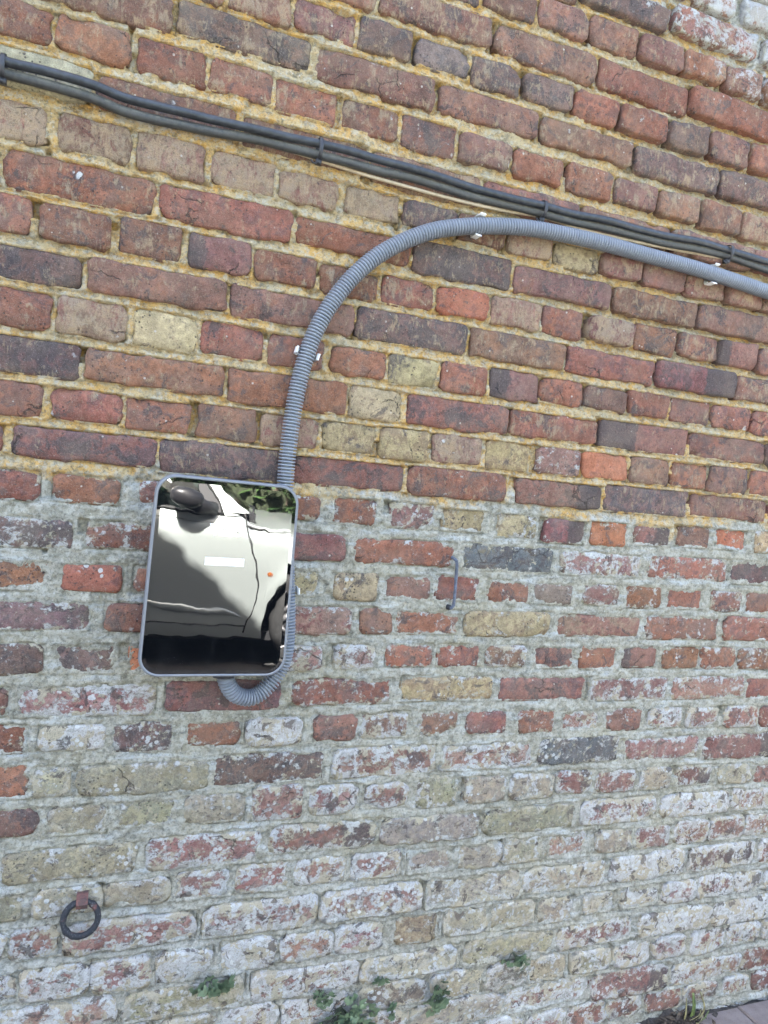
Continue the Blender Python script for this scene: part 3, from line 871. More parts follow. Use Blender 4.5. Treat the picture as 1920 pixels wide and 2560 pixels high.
M_PAVER = paver_mat()
t = NT('jointing_soil', .95)
t.col(t.mix(t.ramp(t.noise(120, 5, .7), .35, .65), (.035, .03, .027), (.085, .072, .06)))
t.bump(t.noise(220, 4, .7), 1.0, .006)
M_SOIL = t.m
t = NT('ground_paving_far', .9)
br = t.n('ShaderNodeTexBrick')
t.l(t.scaled((1, 1, 1)), br.inputs['Vector'])
br.inputs['Scale'].default_value = 1.0
br.inputs['Brick Width'].default_value = .2
br.inputs['Row Height'].default_value = .1
br.inputs['Mortar Size'].default_value = .003
br.inputs['Color1'].default_value = (.058, .057, .056, 1)
br.inputs['Color2'].default_value = (.07, .068, .066, 1)
br.inputs['Mortar'].default_value = (.05, .045, .04, 1)
t.col(t.mix(t.ramp(t.noise(60, 4, .7), .4, .7, 0, .4), br.outputs[0], (.045, .044, .043)))
M_FAR = t.m
g = mesh('ground', [(-60, -60, -.012), (60, -60, -.012), (60, 60, -.012), (-60, 60, -.012)], [(0, 1, 2, 3)], M_FAR, smooth=False)
tag(g, kind='structure')
pv = empty('pavement', (0, 0, 0))
tag(pv, kind='structure')


def paver_mesh(seed):
    q = random.Random(seed)
    L, H, b = .1975, .0975, .004
    v = []
    for s, z in ((1, -.05), (1, -.004), (.0, 0)):
        for sx, sy in ((-1, -1), (1, -1), (1, 1), (-1, 1)):
            d = 0 if s else b
            v.append((sx * (L / 2 - d) + q.uniform(-.001, .001), sy * (H / 2 - d) + q.uniform(-.001, .001), z + (q.uniform(-.001, .001) if z == 0 else 0)))
    f = []
    for k in range(2):
        for i in range(4):
            j = (i + 1) % 4
            f.append((k * 4 + i, k * 4 + j, k * 4 + 4 + j, k * 4 + 4 + i))
    f.append((8, 9, 10, 11))
    return v, f


pm = []
for s in range(4):
    o = mesh('paver', *paver_mesh(s), M_PAVER, pv, smooth=False)
    pm.append(o.data)
    bpy.data.objects.remove(o)
q = random.Random(9)
for j in range(7):
    for i in range(9):
        o = link(bpy.data.objects.new('paver', pm[q.randrange(4)]), pv)
        o.location = (.935 + i * .2 + (.1 if j % 2 else 0), -.059 - j * .1, .006 + q.uniform(-.0015, .0015))
        o.rotation_euler = (q.uniform(-.006, .006), q.uniform(-.006, .006), q.uniform(-.006, .006))
sv, sf = [], []
xs_ = np.linspace(.7, 2.9, 140)
for i, x in enumerate(xs_):
    for y in (-.034, -.018, -.004, .012):
        b = .012 * math.exp(-((x - 1.42) / .12) ** 2) * (1 + math.sin(x * 90) * .4)
        sv.append((x, y, -.004 + b * (1 + (y + .03) * 30) + .004 * math.sin(x * 61 + y * 300)))
for i in range(139):
    for j in range(3):
        a = i * 4 + j
        sf.append((a, a + 4, a + 5, a + 1))
so_ = mesh('soil', sv, sf, M_SOIL)
tag(so_, kind='stuff')
# dry leaf litter lying in the angle of wall and paving
lv, lf = [], []
q = random.Random(4)
for i in range(170):
    x = q.gauss(1.415, .055)
    y = -.012 - abs(q.gauss(0, .028))
    z = .012 + .022 * math.exp(-((x - 1.42) / .06) ** 2) * max(0, 1 + y * 18) * q.random()
    L, wd, a = q.uniform(.006, .024), q.uniform(.0012, .005), q.uniform(0, 6.28)
    d = Vector((math.cos(a), math.sin(a) * .6, q.uniform(-.4, .4))) * L
    e = Vector((-math.sin(a), math.cos(a), q.uniform(-.5, .5))) * wd
    p = Vector((x, y, z))
    n = len(lv)
    lv += [p - d, p + e + Vector((0, 0, .002)), p + d, p - e]
    lf.append((n, n + 1, n + 2, n + 3))
lt = mesh('leaf_litter', lv, lf, simple('dry_litter', (.06, .045, .032), .9, var=.6, scale=160), smooth=False)
tag(lt, kind='stuff')

# ------------------------------------------------------------------ cables
def wallpts(pts, y, wob=0.0):
    return [(x / 1000, -y + wob * math.sin(i * 2.3), ZD + z / 1000) for i, (x, z) in enumerate(pts)]


UP = [(-900, -146), (-600, -150), (-277, -148), (-221, -149), (-168, -148), (-98, -152), (-50, -157), (-1, -159), (50, -158), (102, -156), (171, -156), (227, -154), (284, -151), (343, -152), (404, -152), (468, -153), (533, -157), (601, -159), (692, -162), (765, -160), (840, -160), (918, -158), (998, -158), (1082, -157), (1169, -153), (1259, -153), (1382, -158), (1661, -166), (2400, -160), (4200, -165)]
LO = [(-900, -165), (-600, -166), (-278, -164), (-221, -163), (-168, -164), (-98, -168), (-49, -175), (1, -177), (52, -175), (104, -172), (174, -168), (230, -167), (288, -167), (347, -168), (409, -168), (472, -166), (539, -170), (607, -172), (698, -172), (771, -172), (847, -172), (925, -170), (1007, -169), (1091, -169), (1178, -165), (1269, -163), (1394, -172), (1676, -183), (2400, -178), (4200, -182)]
CR = [(150, -164), (246, -170), (305, -174), (381, -179), (476, -182), (576, -184), (681, -182), (776, -176), (892, -181), (1013, -179), (1097, -176), (1229, -170), (1322, -166), (1500, -166)]
o = MB().tube(spline(wallpts(UP, .024, .0032), 420), .0076, 12, up=(0, 1, 0)).build('power_cable', M_CABLE)
tag(o, 'smooth black upper cable of the pair clipped along the brick wall', 'cable')
o = MB().tube(spline(wallpts(LO, .0135, .002), 420), .0082, 12, up=(0, 1, 0)).build('power_cable', M_DUSTY)
tag(o, 'dusty black lower cable of the pair clipped along the brick wall', 'cable')
o = MB().tube(spline(wallpts(CR, .0065), 240), .0036, 8, up=(0, 1, 0)).build('thin_cable', M_CREAM)
tag(o, 'thin cream cable sagging out beneath the black cable pair', 'cable')
ties = [(-229, 'black cable tie at the far left end of the cable pair'), (289, 'black cable tie on the cables above left of where the conduit begins to curve'),
        (766, 'frayed black cable tie on the cables just above the conduit'), (1262, 'black cable tie on the cables at the right end of the frame')]


def interp(P, x):
    P = np.array(P)
    return float(np.interp(x, P[:, 0], P[:, 1]))


for x, lab in ties:
    zu, zl = interp(UP, x), interp(LO, x)
    T0 = empty('cable_tie', (x / 1000, 0, ZD + zu / 1000), lab, 'cable tie', 'ties round the black cables')
    mb = MB()
    a = np.linspace(0, 2 * math.pi, 28, endpoint=False)
    zc, hh = (zu + zl) / 2, (zu - zl) / 2
    P = []
    for q_ in a:
        u, v = math.cos(q_), math.sin(q_)
        P.append((x / 1000, -.0185 - .0155 * np.sign(u) * abs(u) ** .8, ZD + (zc + (hh + 10) * np.sign(v) * abs(v) ** .8) / 1000))
    P = np.array(P)
    # flat strap
    V, F = [], []
    for i in range(28):
        for sx in (-.0035, .0035):
            for sc in (1.0, 1.09):
                c_ = np.array([x / 1000, -.0185, ZD + zc / 1000])
                V.append(c_ + (P[i] - c_) * sc + np.array([sx, 0, 0]))
    for i in range(28):
        j = (i + 1) % 28
        F += [(i * 4 + 1, i * 4 + 3, j * 4 + 3, j * 4 + 1), (i * 4, i * 4 + 1, j * 4 + 1, j * 4), (i * 4 + 3, i * 4 + 2, j * 4 + 2, j * 4 + 3), (i * 4 + 2, i * 4, j * 4, j * 4 + 2)]
    mb.add(V, F).build('strap', M_TIE, T0, T0.location)
    b = Vector((x / 1000, -.012, ZD + (zl - 13) / 1000))
    mb = MB().box(b + Vector((-.005, -.012, -.006)), b + Vector((.005, 0, .002)))
    mb.tube([b + Vector((-.002, -.008, -.002)), b + Vector((-.006, -.014, -.008)), b + Vector((-.012, -.016, -.009)), b + Vector((-.016, -.014, -.003))], .0017, 6)
    mb.build('buckle', M_TIE, T0, T0.location)
    for ob in T0.children:
        ob.location = (0, 0, 0)

# ------------------------------------------------------------------ conduit
CON = [(4200, -226), (2400, -228), (1547, -227), (1395, -225), (1309, -219), (1170, -211), (1040, -208), (917, -205), (801, -207), (724, -212), (641, -226), (590, -238), (532, -257), (476, -286), (423, -324), (381, -367), (349, -412), (326, -454), (308, -500), (295, -554), (287, -606), (283, -659), (281, -711), (281, -762),
       (284, -830), (292, -890), (300, -955), (307, -1015), (311, -1061), (311, -1106), (303, -1136), (285, -1163), (267, -1180), (249, -1186), (229, -1182), (213, -1171), (201, -1152), (195, -1130), (192, -1100)]
path = []
for x, z in CON:
    y = .023
    if z < -1100 and x < 300:
        y = .023 + .023 * min(1, (300 - x) / 100)
    path.append((x / 1000, -y, ZD + z / 1000))
cv = empty('flexible_conduit', (.625, 0, ZD - .234), 'grey corrugated flexible conduit curving down the brick wall to the wall box', 'conduit')
i_end = 2
fine = spline(path[1:], 4000)
Lc = np.r_[0, np.cumsum(np.linalg.norm(np.diff(fine, axis=0), axis=1))]
pitch_ = .0062
nr = int(Lc[-1] / pitch_)
s_, r_ = [], []
for i in range(nr):
    for f_, rad in ((0, .0100), (.38, .0100), (.42, .0158), (.69, .0166), (.96, .0158)):
        s_.append((i + f_) * pitch_)
        r_.append(rad)
P = np.stack([np.interp(s_, Lc, fine[:, k]) for k in range(3)], 1)
o = MB().tube(P, r_, 14, up=(0, 1, 0)).build('corrugated_tube', M_GREYPVC, cv, cv.location)
o.location = (0, 0, 0)
clips = [((.625, ZD - .2285), (1, -.12), 'white saddle clip at the top of the curve of the conduit'), ((.300, ZD - .530), (-.22, -1), 'white saddle clip on the vertical run of the conduit'),
         ((1.226, ZD - .2145), (1, -.03), 'white saddle clip on the straight run of conduit at right'), ((.304, ZD - .982), (.1, -1), 'white saddle clip half hidden behind the glossy wall box')]
for (x, z), d, lab in clips:
    d = Vector((d[0], 0, d[1])).normalized()
    nrm = Vector((-d.z, 0, d.x))
    e = empty('pipe_clip', (x, 0, z), lab, 'pipe clip', 'white clips holding the conduit')
    prof = []
    for s in (1, -1):
        pr = [(.012, .0035), (.0190, .0045), (.0202, .013), (.0192, .023), (.0182, .028), (.0208, .032)]
        prof.append([(s * a, b) for a, b in pr])
    mb = MB()
    for pr in prof + [[(-.016, .0025), (.016, .0025)]]:
        V, F = [], []
        for j, (a, b) in enumerate(pr):
            for w_ in (-.0062, .0062):
                for th in (0, .0022):
                    sg = 1 if a > 0 else -1
                    V.append(nrm * (a + sg * th) + d * w_ + Vector((0, -b, 0)))
        for j in range(len(pr) - 1):
            k = j * 4
            F += [(k, k + 4, k + 6, k + 2), (k + 1, k + 3, k + 7, k + 5), (k, k + 1, k + 5, k + 4), (k + 2, k + 6, k + 7, k + 3)]
        k = (len(pr) - 1) * 4
        F += [(0, 2, 3, 1), (k, k + 1, k + 3, k + 2)]
        mb.add(V, F)
    o = mb.build('clip_arms', M_WHITE, e, smooth=False)

# ------------------------------------------------------------------ wall box with the glossy front
CB = empty('charging_box', (.172, 0, ZD - .952), 'wall-mounted charging box with glossy black front mirroring a silver car', 'charger')
QTL, QTR, QBR, QBL = [np.array(p) / 1000 for p in ((47.2, -773.1), (297.1, -777.3), (300.2, -1130.0), (39.8, -1129.9))]


def quad(u, v, grow=0.0):
    c = (QTL + QTR + QBR + QBL) / 4
    p = QTL * (1 - u) * (1 - v) + QTR * u * (1 - v) + QBR * u * v + QBL * (1 - u) * v
    d = np.sign(np.array([u - .5, .5 - v])) * grow * np.minimum(1, np.abs(np.array([u - .5, v - .5])) * 2)
    return p + d


def rrect(inset, rad, y, n=10):
    out = []
    W_, H_ = .2556, .355
    for cxs, czs, a0 in ((1, 0, 0), (0, 0, 90), (0, 1, 180), (1, 1, 270)):
        for i in range(n + 1):
            a = R(a0 + 90 * i / n)
            px = (W_ - inset - rad if cxs else inset + rad) + rad * math.cos(a)
            pz = (inset + rad if czs == 0 else H_ - inset - rad) - rad * math.sin(a)
            p = quad(px / W_, pz / H_)
            out.append((p[0], -y, ZD + p[1]))
    return out


def loft(loops, cap0=False, cap1=False):
    V, F = [], []
    n = len(loops[0])
    for L in loops:
        V += L
    for k in range(len(loops) - 1):
        for i in range(n):
            j = (i + 1) % n
            F.append((k * n + i, (k + 1) * n + i, (k + 1) * n + j, k * n + j))
    if cap0:
        F.append(tuple(range(n)))
    if cap1:
        F.append(tuple(range((len(loops) - 1) * n, len(loops) * n))[::-1])
    return V, F


def child(name, VF, mat, parent, smooth=True):
    o = mesh(name, [np.array(p) - np.array(parent.matrix_world.translation if False else BASE[parent.name]) for p in VF[0]], VF[1], mat, parent, smooth=smooth)
    return o


BASE = {CB.name: tuple(CB.location)}
child('bezel', loft([rrect(.006, .032, .060), rrect(.0012, .034, .066), rrect(0, .035, .074), rrect(.0006, .035, .082), rrect(.002, .034, .085), rrect(.0045, .032, .0853), rrect(.0058, .031, .0838)]), M_BEZEL, CB)
child('glossy_front', loft([rrect(.0056, .031, .0835), rrect(.0056, .031, .0839), rrect(.012, .027, .0842)], False, True), M_PANEL, CB, smooth=False)
child('casing', loft([rrect(.014, .026, .030), rrect(.010, .030, .034), rrect(.0065, .032, .061)], True, False), M_BODY, CB)
child('mounting_plate', loft([rrect(.024, .018, -.004), rrect(.024, .018, .030)], True, True), M_BODY, CB)
gl = empty('cable_gland', (0, 0, 0))
bpy.data.objects.remove(gl)
child('cable_gland', (lambda m: (m.v, m.f))(MB().tube([(.193, -.046, ZD - 1.140), (.193, -.046, ZD - 1.112)], .021, 12)), M_BODY, CB)
disp = [(.139, -.914), (.207, -.914), (.207, -.928), (.139, -.928)]
DX = lambda dy: [(x, -dy, ZD + z - (x - .17) * .004) for x, z in disp]
child('display_bar', ([*DX(.0842), *DX(.0846)], [(7, 6, 5, 4), (0, 1, 5, 4), (1, 2, 6, 5), (2, 3, 7, 6), (3, 0, 4, 7)]), M_DISP, CB, smooth=False)


def text_mesh(body, size, loc, mat, parent, name):
    cu = bpy.data.curves.new('t', 'FONT')
    cu.body = body
    cu.size = size
    cu.extrude = .00015
    cu.align_x = 'CENTER'
    cu.offset = size * .018
    to = bpy.data.objects.new('t', cu)
    C.objects.link(to)
    dg = bpy.context.evaluated_depsgraph_get()
    me = bpy.data.meshes.new_from_object(to.evaluated_get(dg))
    bpy.data.objects.remove(to)
    me.materials.clear()
    me.materials.append(mat)
    me.transform(Matrix.Rotation(R(90), 4, 'X'))
    o = bpy.data.objects.new(name, me)
    o.location = Vector(loc) - Vector(BASE[parent.name])
    return link(o, parent)


M_LOGO = simple('logo_white', (.86, .86, .84), .4, var=.02)
text_mesh('VZO', .0285, (.1725, -.0845, ZD - .8745), M_LOGO, CB, 'logo')
# a line of tiny dark characters across the logo, too small to read
q = random.Random(8)
mb = MB()
for i in range(13):
    x = .157 + i * .00305
    z = ZD - .8615 - i * .00055
    for s in range(q.choice([1, 1, 2])):
        a, b = q.uniform(-.0007, .0007), q.uniform(.0010, .0016)
        xx = x + s * .0011
        v = [(xx - .0003 - a, -.0849, z - b), (xx + .0003 - a, -.0849, z - b), (xx + .0003 + a, -.0849, z + b), (xx - .0003 + a, -.0849, z + b)]
        v += [(p[0], -.0845, p[2]) for p in v]
        mb.add(v, [(0, 1, 2, 3), (4, 5, 1, 0), (5, 6, 2, 1), (6, 7, 3, 2), (7, 4, 0, 3)])
child('small_print', (mb.v, mb.f), M_INK, CB, smooth=False)

# ------------------------------------------------------------------ iron things on the wall
rg = empty('iron_ring', (-.021, 0, ZD - 1.575), 'small black iron tethering ring low on the wall at left', 'ring')
pts = []
for a in np.linspace(0, 2 * math.pi, 40, endpoint=False):
    pts.append((.0295 * math.sin(a), -.018 - .014 * (1 - math.cos(a)) * .5, -.022 - .0285 * (-math.cos(a)) * 1.0 - .0))
jr = np.random.default_rng(2)
MB().tube(pts, .0056 + jr.normal(0, .0005, 40), 10, closed=True, up=(0, 1, 0)).build('ring', M_RING, rg)
V, F = [], []
prof = [(.012, .011), (-.010, .013), (-.022, .010), (-.026, .001), (-.023, -.008), (-.010, -.009), (.012, -.006)]
for sx in (-.0098, .0098):
    for y, z in prof:
        V.append((sx, y, z + .003))
for i in range(len(prof) - 1):
    F.append((i, i + 1, i + 8, i + 7))
F += [(6, 5, 4, 3, 2, 1, 0), (7, 8, 9, 10, 11, 12, 13)]
mesh('staple', V, F, M_RUST, rg, smooth=False)

hk = empty('bent_iron_bar', (.6565, 0, ZD - .955), 'thin bent blue-grey iron bar fixed upright on the right of the box', 'iron bar')
pth = [(.6535, .010, -.9025), (.6550, -.010, -.9030), (.6580, -.0165, -.9065), (.6600, -.018, -.914), (.6608, -.018, -.940), (.6620, -.018, -.966), (.6625, -.018, -.990), (.6620, -.017, -1.003), (.6595, -.014, -1.0085), (.6575, -.002, -1.0085), (.656, .012, -1.0075)]
pp = np.array([(x, y, ZD + z) for x, y, z in pth])
ti = np.linspace(0, 10, 60)
pp = np.stack([np.interp(ti, range(11), pp[:, k]) for k in range(3)], 1)
jr = np.random.default_rng(5)
o = MB().tube(pp, 0.0034 + .0003 * jr.normal(0, 1, 60), 10, up=(1, 0, 0)).build('bar', M_BAR, hk, hk.location)
o.location = (0, 0, 0)
o = MB().tube([(.6595, -.0120, ZD - 1.0075), (.658, -.003, ZD - 1.0085), (.6565, .010, ZD - 1.008)], [.0045, .0058, .0058], 10, up=(1, 0, 0)).build('lower_fixing', M_RING, hk, hk.location)
o.location = (0, 0, 0)

# ------------------------------------------------------------------ wall plants
def leaf_mat(name, a, b):
    t = NT(name, .55)
    oi = t.n('ShaderNodeObjectInfo')
    c = t.mix(oi.outputs['Random'], a, b)
    c = t.mix(t.ramp(t.noise(140, 3), .5, .75, 0, .45), c, (.085, .075, .035))
    t.col(c)
    t.b.inputs['Specular IOR Level'].default_value = .35
    return t.m


M_LEAF = leaf_mat('toadflax_leaf', (.095, .140, .080), (.145, .195, .112))
M_STEM = simple('green_stem', (.055, .065, .035), .7)
M_PETAL = simple('pale_lilac_petal', (.62, .56, .66), .6, var=.05)


def leaf_mesh(seed):
    q = random.Random(seed)
    V = [(0, 0, 0)]
    n = 15
    for i in range(n):
        a = R(-62 + 304 * i / (n - 1))
        lob = 1 + .13 * math.cos(5 * (a - R(90))) + q.uniform(-.04, .04)
        rad = .5 * lob
        x, z = rad * math.cos(a), rad * math.sin(a) * 1.02
        V.append((x, -.10 * (x * x + z * z) * 4 * q.uniform(.6, 1.2) + .05, z))
    V.append((0, -.06, .22))
    F = [(0, i, i + 1) for i in range(1, 6)] + [(0, 5, 6)]
    F = []
    c = len(V) - 1
    for i in range(1, n):
        F.append((c, i, i + 1))
    F += [(c, 0, 1), (c, n, 0)]
    me = bpy.data.meshes.new('leaf')
    me.from_pydata(V, [], F)
    me.polygons.foreach_set('use_smooth', [True] * len(F))
    me.materials.append(M_LEAF)
    return me


LM = [leaf_mesh(s) for s in range(6)]


def plant(name, cx, cz, spread, n, size, label, shape=None, flowers=0, seed=0):
    q = random.Random(seed)
    e = empty(name, (cx, 0, cz), label, 'plant', 'small plants rooted in the wall joints')
    mb = MB()
    root = Vector((q.uniform(-.01, .01), .004, spread[1] * .45))
    for i in range(n):
        for _ in range(20):
            a = q.uniform(0, 6.283)
            rr_ = q.random() ** .8
            x, z = spread[0] * rr_ * math.cos(a), spread[1] * rr_ * math.sin(a)
            if shape is None or shape(x, z):
                break
        dep = q.uniform(.004, .012) + .034 * (1 - rr_ ** 2) * min(1, n / 25) * q.uniform(.5, 1)
        o = link(bpy.data.objects.new('leaf', q.choice(LM)), e)
        s = size * q.uniform(.75, 1.35)
        o.location = (x, -dep, z)
        o.scale = (s, s, s)
        o.rotation_euler = (q.gauss(-.35, .25), q.gauss(3.14, .6), q.gauss(0, .3))
        if i % 3 == 0:
            p = Vector((x, -dep + .002, z))
            mb.tube([root, (root + p) / 2 + Vector((0, -.006, -.004)), p], .0009, 4, caps=False)
    mb.build('stems', M_STEM, e)
    for i in range(flowers):
        x, z = [(.014, .012), (.031, -.022), (-.02, -.015)][i]
        f = MB()
        for k in range(5):
            a = 6.283 * k / 5 + .3
            d = Vector((math.cos(a), 0, math.sin(a)))
            t_ = Vector((-math.sin(a), 0, math.cos(a)))
            f.add([Vector((0, 0, 0)), d * .0035 + t_ * .0028 + Vector((0, -.001, 0)), d * .0065, d * .0035 - t_ * .0028 + Vector((0, -.001, 0))], [(0, 1, 2, 3)])
        f.build('flower', M_PETAL, e).location = (x, -.052, z)
    return e


plant('wall_plant', .228, ZD - 1.772, (.042, .020), 20, .020, 'small leafy clump hanging in a joint left of centre, below the ring', lambda x, z: z < .016 - abs(x - .0) * .2, seed=1)
plant('wall_plant', .588, ZD - 1.823, (.024, .006), 10, .011, 'tiny green sprig lying flat in a joint above the big clump', seed=2)
plant('wall_plant', .461, ZD - 1.838, (.024, .016), 26, .012, 'tight cushion of tiny leaves just above left of the flowering clump', seed=3)
plant('wall_plant', .512, ZD - 1.903, (.076, .050), 115, .0200, 'largest leafy clump at the bottom edge with pale lilac flowers', lambda x, z: z < .048 - max(0, -x) * .55, flowers=3, seed=4)
plant('wall_plant', .727, ZD - 1.883, (.029, .041), 34, .018, 'upright round-leaved clump in the wall, right of the largest clump', seed=5)
plant('wall_plant', .622, ZD - 1.905, (.009, .018), 9, .013, 'thin trailing sprig between the two larger clumps', seed=6)
plant('wall_plant', .924, ZD - 1.826, (.036, .013), 30, .013, 'dark crinkled clump in a joint, rightmost of the wall plants', lambda x, z: z < .012, seed=7)

# young shoots at the foot of the wall
M_BLADE = simple('green_blade', (.13, .17, .05), .5, var=.3, scale=80)
M_BLADE2 = simple('yellowing_blade', (.22, .19, .085), .6, var=.35, scale=80)
gt = empty('grass_tuft', (1.462, -.022, .004), 'tuft of cropped green and yellow shoots at the foot of the wall', 'grass')
q = random.Random(12)
bl = [((.0, 0, 0), (.002, -.004, .04), (.000, .002, .076), .0046, 0), ((.008, 0, 0), (.010, -.002, .04), (.006, .004, .072), .0035, 0), ((.022, -.002, 0), (.036, -.008, .035), (.022, 0, .078), .004, 1),
      ((-.022, 0, 0), (-.020, -.004, .025), (-.016, .004, .062), .0042, 1), ((-.020, -.004, .002), (.012, -.014, .024), (.034, .0, .030), .003, 1), ((-.008, -.006, 0), (.02, -.012, .016), (.045, -.002, .026), .0035, 1),
      ((.012, -.008, 0), (.034, -.012, .010), (.056, -.004, .022), .004, 0), ((-.015, -.01, 0), (.010, -.02, .010), (.03, -.012, .020), .0028, 1)]
for a, b, c_, wd, m in bl:
    P = spline([a, b, c_], 9)
    V, F = [], []
    for i, p in enumerate(P):
        ww = wd * (1 - .45 * i / 8)
        V += [p + (-ww, 0, 0), p + (0, -ww * .5, 0), p + (ww, 0, 0), p + (0, ww * .3, 0)]
    for i in range(8):
        for k in range(4):
            F.append((i * 4 + k, i * 4 + (k + 1) % 4, i * 4 + 4 + (k + 1) % 4, i * 4 + 4 + k))
    F.append((32, 33, 34, 35))
    mesh('blade', V, F, (M_BLADE, M_BLADE2)[m], gt)

# ------------------------------------------------------------------ the car parked behind the viewer, seen mirrored in the box
t = NT('silver_paint', .30)
t.col((.53, .58, .56))
t.b.inputs['Metallic'].default_value = .62
t.b.inputs['Coat Weight'].default_value = .8
t.b.inputs['Coat Roughness'].default_value = .04
M_PAINT = t.m
M_TRIM = simple('black_car_plastic', (.018, .018, .020), .38, var=.1)
M_SEAL = simple('black_rubber_seal', (.012, .012, .012), .6)
M_TYRE = simple('tyre_rubber', (.022, .022, .022), .8, var=.2)
M_RIM = simple('alloy_rim', (.16, .16, .165), .4, metal=.6)
M_AMBER = simple('amber_lens', (.22, .065, .015), .2)
M_CABIN = simple('dark_cabin', (.02, .02, .022), .7)
M_SEAT = simple('grey_green_upholstery', (.17, .185, .165), .85, var=.1)
M_LAMP = simple('lamp_lens', (.55, .57, .58), .1)
M_RED = simple('tail_lens', (.35, .02, .02), .15)
t = NT('car_glass', .01)
t.t.nodes.remove(t.b)
tr = t.n('ShaderNodeBsdfTransparent')
tr.inputs[0].default_value = (.62, .70, .66, 1)
gs = t.n('ShaderNodeBsdfGlossy')
gs.inputs['Roughness'].default_value = .01
fr = t.n('ShaderNodeFresnel')
fr.inputs['IOR'].default_value = 1.6
mx = t.n('ShaderNodeMixShader')
t.l(fr.outputs[0], mx.inputs[0])
t.l(tr.outputs[0], mx.inputs[1])
t.l(gs.outputs[0], mx.inputs[2])
t.l(mx.outputs[0], t.t.nodes['Material Output'].inputs['Surface'])
M_GLASS = t.m

YC = -3.955                                  # centre line of the car; its near flank is at about y = -3.11
car = empty('parked_car', (0, YC, 0), 'silver car parked facing the wall box, seen only as its reflection', 'car')
FW, RW, WR, AR = 1.215, -1.30, .305, .365     # wheel centres, wheel and arch radius


def half(z):                                  # half width of the flank at height z
    return float(np.interp(z, [.16, .21, .26, .32, .345, .36, .45, .60, .72, .84, .89, .905, .93, .96, .985], [.775, .800, .818, .828, .829, .829, .838, .846, .848, .838, .829, .822, .812, .800, .784]))


def taper(x):
    if x > 1.2:
        return 1 - .30 * ((x - 1.2) / .80) ** 2.4
    if x < -1.3:
        return 1 - .18 * ((-1.3 - x) / .75) ** 2.2
    return 1.0


def belt(x):
    return float(np.interp(x, [-2.04, -1.9, -1.6, .55, .68, .72, .80, 1.0, 1.3, 1.7, 1.9, 1.99], [.80, .90, .965, .955, .950, .905, .890, .872, .838, .77, .71, .64]))


def lower(x):
    z = .20 + (.06 if x > 1.75 else 0)
    for c in (FW, RW):
        d = abs(x - c)
        if d < AR:
            z = max(z, .31 + math.sqrt(AR * AR - d * d))
    return z


xsC = sorted(set([round(v, 3) for v in list(np.linspace(-2.04, 1.99, 110)) + [c + s * AR * math.cos(a) for c in (FW, RW) for s in (-1, 1) for a in np.linspace(0, 1.5, 16)] + [c + s * (AR + .001) for c in (FW, RW) for s in (-1, 1)]]))
NZ = 16
V, F = [], []
for x in xsC:
    lo_, hi_ = lower(x), belt(x)
    for side in (1, -1):
        for i in range(NZ):
            z = lo_ + (hi_ - lo_) * i / (NZ - 1)
            zz = z / belt(x) * .975
            fl = 0.0
            for c in (FW, RW):
                d = math.hypot(x - c, z - .31)
                fl = max(fl, .014 * math.exp(-((d - AR) / .05) ** 2))
            V.append((x, side * (half(zz) * taper(x) + fl), z))
n2 = 2 * NZ
for k in range(len(xsC) - 1):
    for s in (0, 1):
        for i in range(NZ - 1):
            a = k * n2 + s * NZ + i
            q_ = (a, a + n2, a + n2 + 1, a + 1)
            F.append(q_ if s == 0 else q_[::-1])
# bonnet and boot decks, nose and tail
NB = 10


def deck(x0, x1, crown):
    base = len(V)
    xx = [x for x in xsC if x0 - 1e-6 <= x <= x1 + 1e-6]
    for x in xx:
        b = belt(x)
        hw = half(b / b * .975) * taper(x)
        for j in range(NB + 1):
            u = 1 - 2 * j / NB
            V.append((x, u * hw, b + crown * (1 - abs(u) ** 2.6)))
    for k in range(len(xx) - 1):
        for j in range(NB):
            a = base + k * (NB + 1) + j
            F.append((a, a + NB + 1, a + NB + 2, a + 1))


deck(.66, 1.99, .042)
deck(-2.04, -1.62, .02)
for x, s in ((1.99, 1), (-2.04, -1)):
    base = len(V)
    for i in range(7):
        z = lower(x) + (belt(x) - lower(x)) * i / 6
        hw = half(z / belt(x) * .975) * taper(x)
        for j in range(9):
            u = 1 - j / 4
            V.append((x + s * .10 * (1 - u * u) * (1 - (i / 6) ** 3 * .5), u * hw, z + (.05 if s > 0 else .02) * (1 - abs(u) ** 2.6) * (i / 6) ** 6))
    for i in range(6):
        for j in range(8):
            a = base + i * 9 + j
            F.append((a, a + 1, a + 10, a + 9))
mesh('body', V, F, M_PAINT, car)


def GP(x, z, s=1, off=0):                     # a point of the glasshouse flank
    return (x, s * (.784 - (z - .965) * .40 + off), z)


def slab(poly, s, th, off=0.0):
    n = len(poly)
    V = [GP(x, z, s, off) for x, z in poly] + [GP(x, z, s, off - th) for x, z in poly]
    F = [tuple(range(n)), tuple(range(2 * n - 1, n - 1, -1))] + [(i, n + i, n + (i + 1) % n, (i + 1) % n) for i in range(n)]
    return V, F


